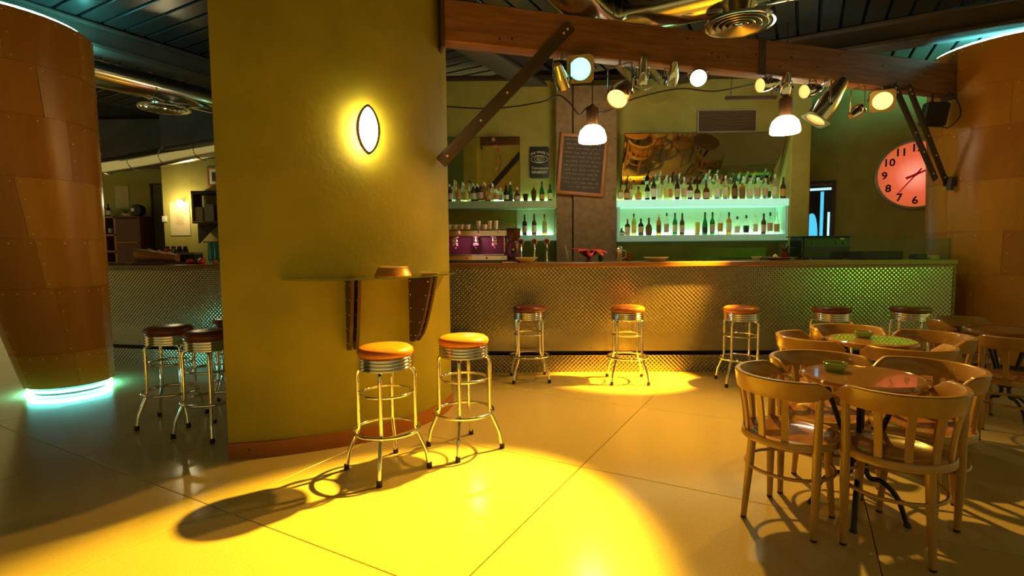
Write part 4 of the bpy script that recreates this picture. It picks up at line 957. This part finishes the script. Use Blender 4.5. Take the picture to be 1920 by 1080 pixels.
# doorway left of the clock with cyan lit glass
dr = thing('door_1', 'dark doorway with cyan lit glass left of the clock', 'door', tuple(wall_pt(-1.22, 0, 0))); struct(dr)
dr.rotation_euler = (0, 0, atan2(DW.y, DW.x))
MB().box((0, -0.01, 1.18), (0.40, 0.02, 2.36)).build('door_leaf', 'black', dr)
for x in (-0.215, 0.215): MB().box((x, -0.025, 1.2), (0.04, 0.05, 2.4), ch=0.005).build('door_jamb', 'bracket', dr)
MB().box((0, -0.025, 2.41), (0.47, 0.05, 0.05), ch=0.005).build('door_head', 'bracket', dr)
MB().box((-0.01, -0.026, 2.31), (0.38, 0.012, 0.035)).build('light_strip', 'door_white', dr)
MB().box((0.06, -0.024, 1.78), (0.045, 0.012, 0.98)).build('light_strip', 'door_cyan', dr)
MB().box((0.155, -0.024, 1.62), (0.030, 0.012, 0.66)).build('light_strip', 'door_white', dr)
MB().prism([(0.085 * math.copysign(abs(sin(2 * pi * k / 24)) ** .8, sin(2 * pi * k / 24)), 0.36 * cos(2 * pi * k / 24)) for k in range(24)], 0, 0.012, M=Matrix.Translation((-0.075, -0.02, 1.58)) @ Matrix.Rotation(rad(90), 4, 'X')).build('oval_window', 'door_cyan', dr)
MB().box((-0.15, -0.03, 2.50), (0.10, 0.03, 0.06), ch=0.004).build('exit_box', 'red_paint', dr)

# ================================================================== FAR LEFT ROOM
cab = thing('wall_cabinet', 'dark red shelf unit with open compartments against the far wall', 'cabinet', (-7.26, 9.88, 0.9))
cx0, cx1, cz0, cz1, cy = -7.85, -6.83, 0.9, 2.09, 9.88
MB().box(((cx0 + cx1) / 2, 10.07, (cz0 + cz1) / 2), (cx1 - cx0, 0.02, cz1 - cz0)).build('back_panel', 'cabinet', cab, world=True)
for x in (cx0, -7.56, -7.27, cx1 - 0.0):
    MB().box((x, cy, (cz0 + cz1) / 2), (0.04, 0.36, cz1 - cz0), ch=0.003).build('upright', 'cabinet_edge' if x < -7 else 'cabinet', cab, world=True)
for z in (cz0 + .0, 1.19, 1.44, 1.74, 2.07):
    MB().box((-7.56, cy, z), (0.62, 0.36, 0.035), ch=0.003).build('shelf_board', 'cabinet_edge', cab, world=True)
MB().box((-7.05, cy, 2.07), (0.44, 0.36, 0.035), ch=0.003).build('shelf_board', 'cabinet', cab, world=True)
MB().box((-7.05, cy - .17, 1.83), (0.40, 0.02, 0.42), ch=0.003).build('cupboard_door', 'cabinet', cab, world=True)
MB().box((-7.05, cy - .17, 1.38), (0.40, 0.02, 0.42), ch=0.003).build('cupboard_door', 'cabinet', cab, world=True)
MB().box((-7.05, cy - .02, 1.605), (0.40, 0.36, 0.03), ch=0.003).build('shelf_board', 'cabinet_edge', cab, world=True)
for i, (x, h, l, lb) in enumerate(((-7.72, .28, 'brown', 'leftmost'), (-7.64, .27, 'cream', 'second'), (-7.56, .28, 'cream', 'third'), (-7.47, .24, 'cream', 'rightmost'))):
    bottle(x, 9.84, 2.0875, h, 'wine', 'dark', l, 'dark', 'dark wine bottle on top of the far cabinet, %s of four' % lb, 'wine bottles on the far cabinet')
bottle(-7.42, 9.80, 1.7575, 0.24, 'wine', 'dark', 'cream', 'dark', 'dark bottle with cream label inside a compartment of the far cabinet', None)
t = thing('table_radio', 'round black radio on top of the far cabinet', 'radio', (-6.93, 9.86, 2.0875))
MB().lathe([(0.0, -0.07), (0.095, -0.07), (0.11, -0.05), (0.11, 0.05), (0.095, 0.07), (0, 0.07)], 22, M=Matrix.Translation((0, 0, 0.11)) @ Matrix.Rotation(rad(90), 4, 'X'), cap=False).build('case', 'black', t)
MB().lathe([(0.035, 0), (0.035, 0.01), (0, 0.012)], 14, M=frame_z((-.05, -0.07, 0.12), (0, -1, 0)), cap=False).build('dial', 'white_plain', t)
t = thing('fruit_plate', 'small yellow bowl of leaves beside the black radio', 'bowl', (-7.14, 9.84, 2.0875))
MB().lathe([(0.04, 0), (0.05, 0.006), (0.09, 0.05), (0.085, 0.05), (0.04, 0.012), (0, 0.012)], 20, cap=False).build('bowl', 'plate_yellow', t)
for k in range(6): MB().tube([(0, 0, 0.03), (0.03 * cos(k), 0.03 * sin(k), 0.10), (0.06 * cos(k), 0.06 * sin(k), 0.13)], [0.004, 0.012, 0.002], 5, flat=.3).build('leaf', 'leaf', t)
t = thing('wall_poster', 'faded pale poster above the far cabinet', 'poster', (-7.39, 10.095, 2.26))
MB().box((0, 0, 0.21), (0.26, 0.006, 0.42)).build('sheet', 'paper', t)
mb = MB()
for k in range(7): mb.box((0.02 * sin(k * 2.1), -0.004, 0.08 + k * 0.04), (0.10 + 0.04 * (k % 2), 0.002, 0.012))
mb.build('print', 'tint_pink', t, smooth=0)
d2 = MB().box((-6.70, 10.09, 1.33), (0.20, 0.03, 2.66), ch=0.004).build('door_leaf', 'door_grey'); base_mesh(d2, (-6.70, 10.09, 0))
dd = thing('door_2', 'narrow grey door beside the far cabinet', 'door', (-6.70, 10.09, 0)); struct(dd); d2.parent = dd; d2.location = (0, 0, 0)
for x in (-.115, .115): MB().box((x, -0.01, 1.35), (0.03, 0.05, 2.7)).build('door_jamb', 'bracket', dd)
MB().box((0.0, -0.01, 2.70), (0.26, 0.05, 0.04)).build('door_head', 'bracket', dd)
t = thing('wall_switch', 'small white switch plate on the wall by the grey door', 'switch', (-5.88, 8.99, 1.93))
MB().box((0, 0, 0.05), (0.085, 0.012, 0.10), ch=0.004).build('plate', 'white_plain', t); MB().box((0, -0.008, 0.05), (0.04, 0.006, 0.05), ch=0.002).build('rocker', 'sign_cream', t)
mn = thing('menu_poster', 'tall cream menu poster below the small lit lamp', 'poster', (-5.62, 8.995, 1.70))
MB().box((0, 0, 0.28), (0.335, 0.008, 0.56)).build('sheet', 'paper', mn)
mb = MB(); rm = random.Random(1)
for k in range(13):
    w = rm.uniform(.09, .17)
    mb.box((rm.uniform(-.01, .01), -0.005, 0.40 - k * 0.018), (w, 0.002, 0.005))
mb.build('print', 'print_grey', mn, smooth=0)
t = thing('picture_lamp', 'small bright lamp above the cream menu poster', 'wall lamp', (-5.54, 8.99, 2.15))
MB().lathe([(0.0, 0.0), (0.022, 0.02), (0.050, 0.085), (0.048, 0.12), (0.03, 0.135), (0, 0.14)], 18, M=Matrix.Translation((0, -0.10, 0)), cap=False).build('globe', 'pendant_glass', t)
MB().tube([(0, -0.002, 0.12), (0, -0.06, 0.15), (0, -0.10, 0.138)], 0.008, 6).build('arm', 'brown_metal', t)
lamp('globe_light', 'POINT', (-5.54, 8.72, 2.22), 14, (1.0, 0.80, 0.40), radius=0.05, parent=t)
t = thing('framed_picture', 'small orange framed picture high beside the pillar edge', 'picture', (-5.0, 8.995, 2.52))
for c, d in (((0, 0, 0.30), (0.26, 0.02, 0.03)), ((0, 0, 0.015), (0.26, 0.02, 0.03)), ((-.115, 0, .157), (0.03, 0.02, 0.255)), ((.115, 0, .157), (0.03, 0.02, 0.255))):
    MB().box(c, d, ch=0.003).build('frame_bar', 'frame_orange', t)
MB().box((0, 0.002, 0.157), (0.20, 0.006, 0.255)).build('mount', 'white_plain', t); MB().box((0, -0.003, 0.157), (0.09, 0.004, 0.15)).build('print', 'bracket', t)
ws = thing('wall_shelf', 'dark wall shelf unit holding boxes beside the green pillar', 'shelf', (-5.03, 8.85, 1.9))
MB().box((0, 0, 0.49), (0.44, 0.28, 0.05), ch=0.004).build('top_board', 'black', ws); MB().box((0, 0, 0.0), (0.44, 0.28, 0.03), ch=0.004).build('bottom_board', 'cabinet', ws)
MB().box((-.205, 0, 0.24), (0.03, 0.26, 0.47)).build('side_board', 'cabinet', ws); MB().box((.205, 0, 0.24), (0.03, 0.26, 0.47)).build('side_board', 'cabinet', ws)
MB().prism([(-0.2, -0.02), (0.12, -0.02), (-0.2, -0.34)], -0.02, 0.02, M=Matrix.Rotation(rad(90), 4, 'X')).build('bracket', 'black', ws)
for i, (x, w, h, m, lb) in enumerate(((-5.15, .13, .24, 'box_beige', 'beige carton on the small wall shelf'), (-4.98, .16, .28, 'box_grey', 'grey carton on the small wall shelf'))):
    t = thing('carton', lb, 'box', (x, 8.84, 1.915)); MB().box((0, 0, h / 2), (w, 0.2, h), ch=0.004).build('body', m, t); MB().box((0, 0, h + .001), (w * .2, 0.2, 0.002)).build('tape', 'paper', t)
t = thing('hanging_cloth', 'cyan towel hanging on a rail beside the green pillar', 'towel', (-5.02, 8.92, 1.28))
rows = [[(-0.10 + 0.2 * i / 10, -0.03 + 0.02 * sin(i * 1.6 + k * .2), 0.30 * k / 5 - 0.05 * abs(sin(i * .9)) * (1 if k == 0 else 0)) for i in range(11)] for k in range(6)]
MB().grid(rows).build('towel', 'cloth_cyan', t).modifiers.new('thick', 'SOLIDIFY').thickness = 0.006
MB().tube([(-0.17, -0.03, 0.305), (0.17, -0.03, 0.305)], 0.01, 8).build('rail', 'frame_orange', t)
for x in (-.16, .16): MB().tube([(x, -0.03, 0.305), (x, 0.07, 0.305)], 0.008, 6).build('rail_arm', 'black', t)
# food on the far stretch of the bar
def bar_y(x, off):
    i = min(range(len(BP_)), key=lambda k: abs(BP_[k].x - x)); return BP_[i].y + off
t = thing('bread_loaf', 'big orange brown loaf on the far left bar', 'bread', (-4.62, bar_y(-4.62, .34), ZB + 0.034), -.25)
rows = []
for k in range(9):
    s_ = k / 8; w = 0.14 * (sin(pi * (0.08 + .84 * s_)) ** .5); h = 0.175 - 0.085 * s_
    rows.append([(-0.33 + 0.66 * s_, w * cos(a), max(0.0, h * (0.5 + .5 * sin(a)))) for a in [2 * pi * i / 14 for i in range(14)]])
mb = MB().grid(rows, closed=True); mb.f += [tuple(range(14)), tuple(range(8 * 14, 9 * 14))]
mb.build('crust', 'bread', t, smooth=60)
for k in range(3): MB().tube([(-.18 + .16 * k, -.07, .125 - .02 * k), (-.14 + .16 * k, 0, .168 - .022 * k), (-.10 + .16 * k, .06, .125 - .02 * k)], 0.008, 6).build('score', 'plate_yellow', t)
t = thing('bread_board', 'dark cutting board under the loaf on the far left bar', 'board', (-4.62, bar_y(-4.62, .32), ZB), -.2)
MB().box((0, 0, 0.016), (0.95, 0.36, 0.032), ch=0.008).build('board', 'plum', t); MB().lathe([(0.03, 0.0), (0.03, 0.033)], 12, c=(0.44, 0, 0)).build('grip', 'black', t)
for i, (dx, r) in enumerate(((-4.06, .045), (-3.96, .05), (-3.90, .042), (-3.76, .035))):
    t = thing('tomato', 'red tomato on the far left bar, %s of four' % ('leftmost', 'second', 'third', 'rightmost')[i], 'tomato', (dx, bar_y(dx, .22 + .09 * (i % 2)), ZB), i, 'tomatoes on the far left bar')
    MB().lathe([(0, 0.004), (r * .5, 0), (r * .95, r * .5), (r, r * .8), (r * .85, r * 1.3), (r * .35, r * 1.55), (0, r * 1.45)], 16, cap=False).build('flesh', 'tomato' if i < 3 else 'bread', t)
    MB().lathe([(r * .3, r * 1.54), (r * .05, r * 1.56), (r * .04, r * 1.75), (0, r * 1.75)], 5, cap=False).build('stem', 'leaf', t)
t = thing('dark_crate', 'dark box with pale lid on the far left bar', 'box', (-4.22, bar_y(-4.22, .46), ZB))
MB().box((0, 0, 0.06), (0.22, 0.20, 0.12), ch=0.006).build('body', 'black', t); MB().box((0, 0, 0.135), (0.23, 0.21, 0.03), ch=0.006).build('lid', 'box_grey', t)
t = thing('bottle_rack', 'small dark rack of jars behind the loaf', 'rack', (-4.50, bar_y(-4.5, .56), ZB))
MB().box((0, 0, 0.02), (0.34, 0.10, 0.04)).build('base', 'black', t)
for k in range(4):
    j = MB().lathe([(0.03, 0.04), (0.033, 0.05), (0.033, 0.19), (0.022, 0.21)], 12, c=(-.12 + .08 * k, 0, 0)).build('jar', ('tomato', 'box_grey', 'glass_brown', 'black')[k], t)
    MB().lathe([(0.024, 0.21), (0.024, 0.235), (0, 0.235)], 12, c=(-.12 + .08 * k, 0, 0), cap=False).build('lid', 'black', j)
for i, x in enumerate((-5.20, -5.05, -4.90)):
    dish('small_plate', 'small pale plate on the far left bar, %s of three' % ('leftmost', 'middle', 'rightmost')[i], 'plate', x, bar_y(x, .16), ZB, 0.075, 0.028, 'paper')

# ================================================================== STOOLS
def make_stool(seat_mat):
    t = thing('bar_stool', 'stool', 'bar stool')
    MB().lathe([(0, 0.742), (0.160, 0.742), (0.172, 0.752), (0.178, 0.770), (0.172, 0.788), (0.150, 0.803), (0.09, 0.811), (0, 0.814)], 36, cap=False).build('seat_cushion', seat_mat, t, smooth=60)
    prof = [(0.150, 0.660)]
    for k in range(4):
        z = 0.662 + k * 0.021; prof += [(0.168, z), (0.173, z + 0.004), (0.1735, z + 0.010), (0.172, z + 0.015), (0.166, z + 0.019)]
    prof.append((0.160, 0.745))
    MB().lathe(prof, 36).build('rim_band', 'chrome', t, smooth=45)
    for k in range(4):
        a = pi / 4 + k * pi / 2; c, s_ = cos(a), sin(a)
        P = spline([(r * c, r * s_, z) for r, z in ((0.135, 0.660), (0.168, 0.655), (0.181, 0.628), (0.181, 0.58))], 4)[:-1] + [(r * c, r * s_, z) for r, z in ((0.181, 0.58), (0.181, 0.30), (0.182, 0.275), (0.192, 0.245), (0.238, 0.140), (0.247, 0.115), (0.252, 0.085), (0.264, 0.012))]
        l = MB().tube(P, 0.0125, 10).build('leg', 'chrome', t, smooth=60)
        MB().lathe([(0.017, 0.0), (0.018, 0.004), (0.0165, 0.036), (0.0125, 0.038)], 12, M=Matrix.Translation((0.2655 * c, 0.2655 * s_, 0))).build('rubber_foot', 'rubber', l)
    n = 40
    MB().tube([(0.205 * cos(2 * pi * k / n), 0.205 * sin(2 * pi * k / n), 0.268) for k in range(n)], 0.0115, 8, closed=True).build('foot_ring', 'chrome', t, smooth=60)
    MB().tube([(0.160 * cos(2 * pi * k / n), 0.160 * sin(2 * pi * k / n), 0.505) for k in range(n)], 0.0095, 8, closed=True).build('upper_ring', 'chrome', t, smooth=60)
    return t
st_a = make_stool('vinyl'); st_b = make_stool('vinyl_dark'); index_kids()
STOOLS = [('a', -0.81, 3.31, 45 + 2, 'orange seated chrome bar stool nearest the camera, under the glass shelf'), ('a', -0.345, 3.67, 40, 'orange seated chrome bar stool beside the right edge of the green pillar'),
          ('b', 0.185, 5.64, 4, 'chrome bar stool at the bar counter, first from the green pillar'), ('a', 1.22, 5.53, -3, 'chrome bar stool in the yellow light patch at the bar counter'), ('a', 2.36, 5.39, -6, 'chrome bar stool at the bar, third from the green pillar'),
          ('b', 3.26, 5.34, 12, 'chrome bar stool at the bar behind the green reflecting table'), ('b', 4.03, 5.30, 38, 'chrome bar stool at the bar, nearest the plywood column'),
          ('b', -2.83, 4.30, 10, 'chrome bar stool left of the pillar, leftmost of three'), ('b', -2.34, 4.02, -17, 'chrome bar stool left of the pillar, nearest of the three'), ('b', -2.54, 4.78, 20, 'chrome bar stool left of the pillar, mostly hidden behind the other two')]
used = set()
for kind, x, y, a, lb in STOOLS:
    src = st_a if kind == 'a' else st_b
    if kind in used: o = copy_tree(src)
    else: o = src; used.add(kind); pend = None
    o.location = (x, y, 0); o.rotation_euler = (0, 0, rad(a)); o['label'] = lb; o['group'] = 'chrome bar stools'

# ================================================================== CHAIRS AND TABLES
def arc_pt(r, a, z): return (r * sin(a), -r * cos(a), z)       # a = 0 is the back of the chair, which faces +y
def make_chair():
    t = thing('bentwood_chair', 'chair', 'chair')
    # horseshoe top rail with eared ends
    N = 34; A = rad(107); rows = []
    for i in range(N + 1):
        a = -A + 2 * A * i / N; e = max(0.0, (abs(a) - rad(84)) / rad(23))
        zt = 0.775 - 0.006 * e - 0.052 * max(0, e - 0.25) / .75 * (1 if e > .25 else 0)
        zb = 0.682 + 0.012 * e + (0.0 if e < .5 else 0.02 * (e - .5))
        ri = 0.230 - 0.004 * cos(a) ; ro = ri + 0.024 + 0.006 * (1 - e)
        lean = 0.012
        rows.append([arc_pt(ri, a, zb + .004), arc_pt(ri + lean, a, zt - .006), arc_pt(ri + lean + .006, a, zt), arc_pt(ro + lean - .006, a, zt), arc_pt(ro + lean, a, zt - .006), arc_pt(ro, a, zb + .006), arc_pt(ro - .005, a, zb), arc_pt(ri + .005, a, zb)])
    mb = MB().grid(rows, closed=True); mb.f += [tuple(range(8)), tuple(reversed(range(N * 8, N * 8 + 8)))]
    mb.build('top_rail', 'chair_wood', t, smooth=40)
    # slats
    for d in (-58, -29, 0, 29, 58):
        a = rad(d); p0 = Vector(arc_pt(0.212, a, 0.445)); p1 = Vector(arc_pt(0.244, a, 0.69)); rows = []
        tn = Vector((cos(a), sin(a), 0)); on = Vector((sin(a), -cos(a), 0))
        for k in range(5):
            q = p0 + (p1 - p0) * (k / 4) + on * (-0.006 * sin(pi * k / 4)); w = 0.0155; h = 0.007
            rows.append([tuple(q + tn * w - on * h), tuple(q + tn * w + on * h), tuple(q - tn * w + on * h), tuple(q - tn * w - on * h)])
        MB().grid(rows, closed=True).build('slat', 'chair_wood', t, smooth=20)
    # seat: hoop and panel
    n = 40
    MB().lathe([(0.196, 0.432), (0.222, 0.430), (0.232, 0.436), (0.233, 0.462), (0.228, 0.470), (0.196, 0.472)], n, cap=False).build('seat_hoop', 'chair_wood', t, smooth=40)
    MB().lathe([(0, 0.452), (0.10, 0.454), (0.17, 0.463), (0.200, 0.473), (0.206, 0.470), (0.200, 0.444), (0, 0.440)], n, cap=False).build('seat_panel', 'seat_wood', t, smooth=50)
    # legs: rear and front under the seat, the side pair run up to the rail ends
    for a, top in ((0, .432), (180, .432), (93, .70), (-93, .70)):
        aa = rad(a)
        if top < .5: P = [(0.190, 0.445), (0.200, 0.30), (0.226, 0.0)]; R_ = [0.0205, 0.020, 0.0145]
        else: P = [(0.246, 0.70), (0.236, 0.46), (0.236, 0.28), (0.232, 0.0)]; R_ = [0.0165, 0.020, 0.0205, 0.0145]
        l = MB().tube([arc_pt(r, aa, z + (0.010 if z == 0 else 0)) for r, z in P], R_, 10).build('leg', 'chair_wood', t, smooth=60)
        MB().lathe([(0.0135, 0.0), (0.015, 0.003), (0.015, 0.012)], 10, M=Matrix.Translation(arc_pt(P[-1][0], aa, 0))).build('foot_glide', 'rubber', l)
    MB().tube([arc_pt(0.205, 2 * pi * k / 36, 0.285) for k in range(36)], 0.0095, 8, closed=True).build('stretcher_ring', 'chair_wood', t, smooth=60)
    return t
ch0 = make_chair(); index_kids()
CH = [(1.425, 2.65, -90 - 2, 'pale bentwood chair left of the near table, turned to the right'), (1.785, 2.405, 6, 'pale bentwood chair with its slatted back to the camera, nearest of all'),
      (2.16, 2.73, 90 + 8, 'pale bentwood chair right of the near table'), (1.755, 2.95, 180 + 4, 'pale bentwood chair behind the near table, facing the camera'),
      (2.18, 3.73, -90 - 6, 'pale bentwood chair left of the middle table'), (2.62, 4.06, 180, 'pale bentwood chair behind the middle table, facing the camera'),
      (2.54, 3.36, 4, 'pale bentwood chair with its back to the camera before the middle table'), (2.97, 3.72, 90 + 6, 'pale bentwood chair right of the middle table'),
      (3.90, 4.50, 180 + 20, 'pale bentwood chair behind the rightmost table'), (3.60, 3.72, 2, 'pale bentwood chair with its back to the camera before the rightmost table')]
for i, (x, y, a, lb) in enumerate(CH):
    o = ch0 if i == 0 else copy_tree(ch0)
    o.location = (x, y, 0); o.rotation_euler = (0, 0, rad(a)); o['label'] = lb; o['group'] = 'bentwood cafe chairs'
def make_table():
    t = thing('bistro_table', 'table', 'table')
    MB().lathe([(0, 0.712), (0.262, 0.712), (0.276, 0.720), (0.282, 0.730), (0.276, 0.742), (0.262, 0.747), (0.258, 0.744), (0, 0.744)], 48, cap=False).build('table_top', 'table_wood', t, smooth=35)
    for k in range(4):
        a = pi / 4 + k * pi / 2; c, s_ = cos(a), sin(a)
        P = spline([(r * c, r * s_, z) for r, z in ((0.17, 0.712), (0.10, 0.50), (0.035, 0.30), (0.045, 0.215), (0.10, 0.205), (0.165, 0.14), (0.205, 0.03), (0.212, 0.012))], 5)
        MB().tube(P, 0.011, 8, flat=1.25).build('leg', 'iron', t, smooth=60)
        MB().lathe([(0.016, 0), (0.018, 0.006), (0.012, 0.02)], 10, M=Matrix.Translation((0.212 * c, 0.212 * s_, 0))).build('foot', 'iron', t)
    MB().tube([(0.048 * cos(2 * pi * k / 20), 0.048 * sin(2 * pi * k / 20), 0.30) for k in range(20)], 0.008, 6, closed=True).build('collar', 'iron', t)
    MB().lathe([(0.19, 0.704), (0.19, 0.711)], 24).build('top_plate', 'iron', t)
    return t
tb0 = make_table(); index_kids()
TB = [(1.80, 2.67, 8, 'round polished wooden cafe table nearest the camera, holding a glass ashtray'), (2.565, 3.72, 20, 'round cafe table in the middle, its top reflecting green'), (3.90, 4.10, 40, 'round cafe table at the right edge of the picture')]
for i, (x, y, a, lb) in enumerate(TB):
    o = tb0 if i == 0 else copy_tree(tb0)
    o.location = (x, y, 0); o.rotation_euler = (0, 0, rad(a)); o['label'] = lb; o['group'] = 'round cafe tables'
def ashtray(x, y, label):
    t = thing('ashtray', label, 'ashtray', (x, y, 0.7445), 0, 'glass ashtrays')
    MB().lathe([(0, 0), (0.035, 0), (0.052, 0.012), (0.058, 0.030), (0.056, 0.040), (0.050, 0.040), (0.044, 0.014), (0, 0.010)], 24, cap=False).build('bowl', 'green_glass', t, smooth=50)
    MB().tube([(0.054 * cos(2 * pi * k / 24), 0.054 * sin(2 * pi * k / 24), 0.040) for k in range(24)], 0.005, 6, closed=True).build('rim', 'green_glass', t)
ashtray(1.72, 2.77, 'green glass ashtray on the near table'); ashtray(2.56, 3.80, 'green glass ashtray on the middle table')
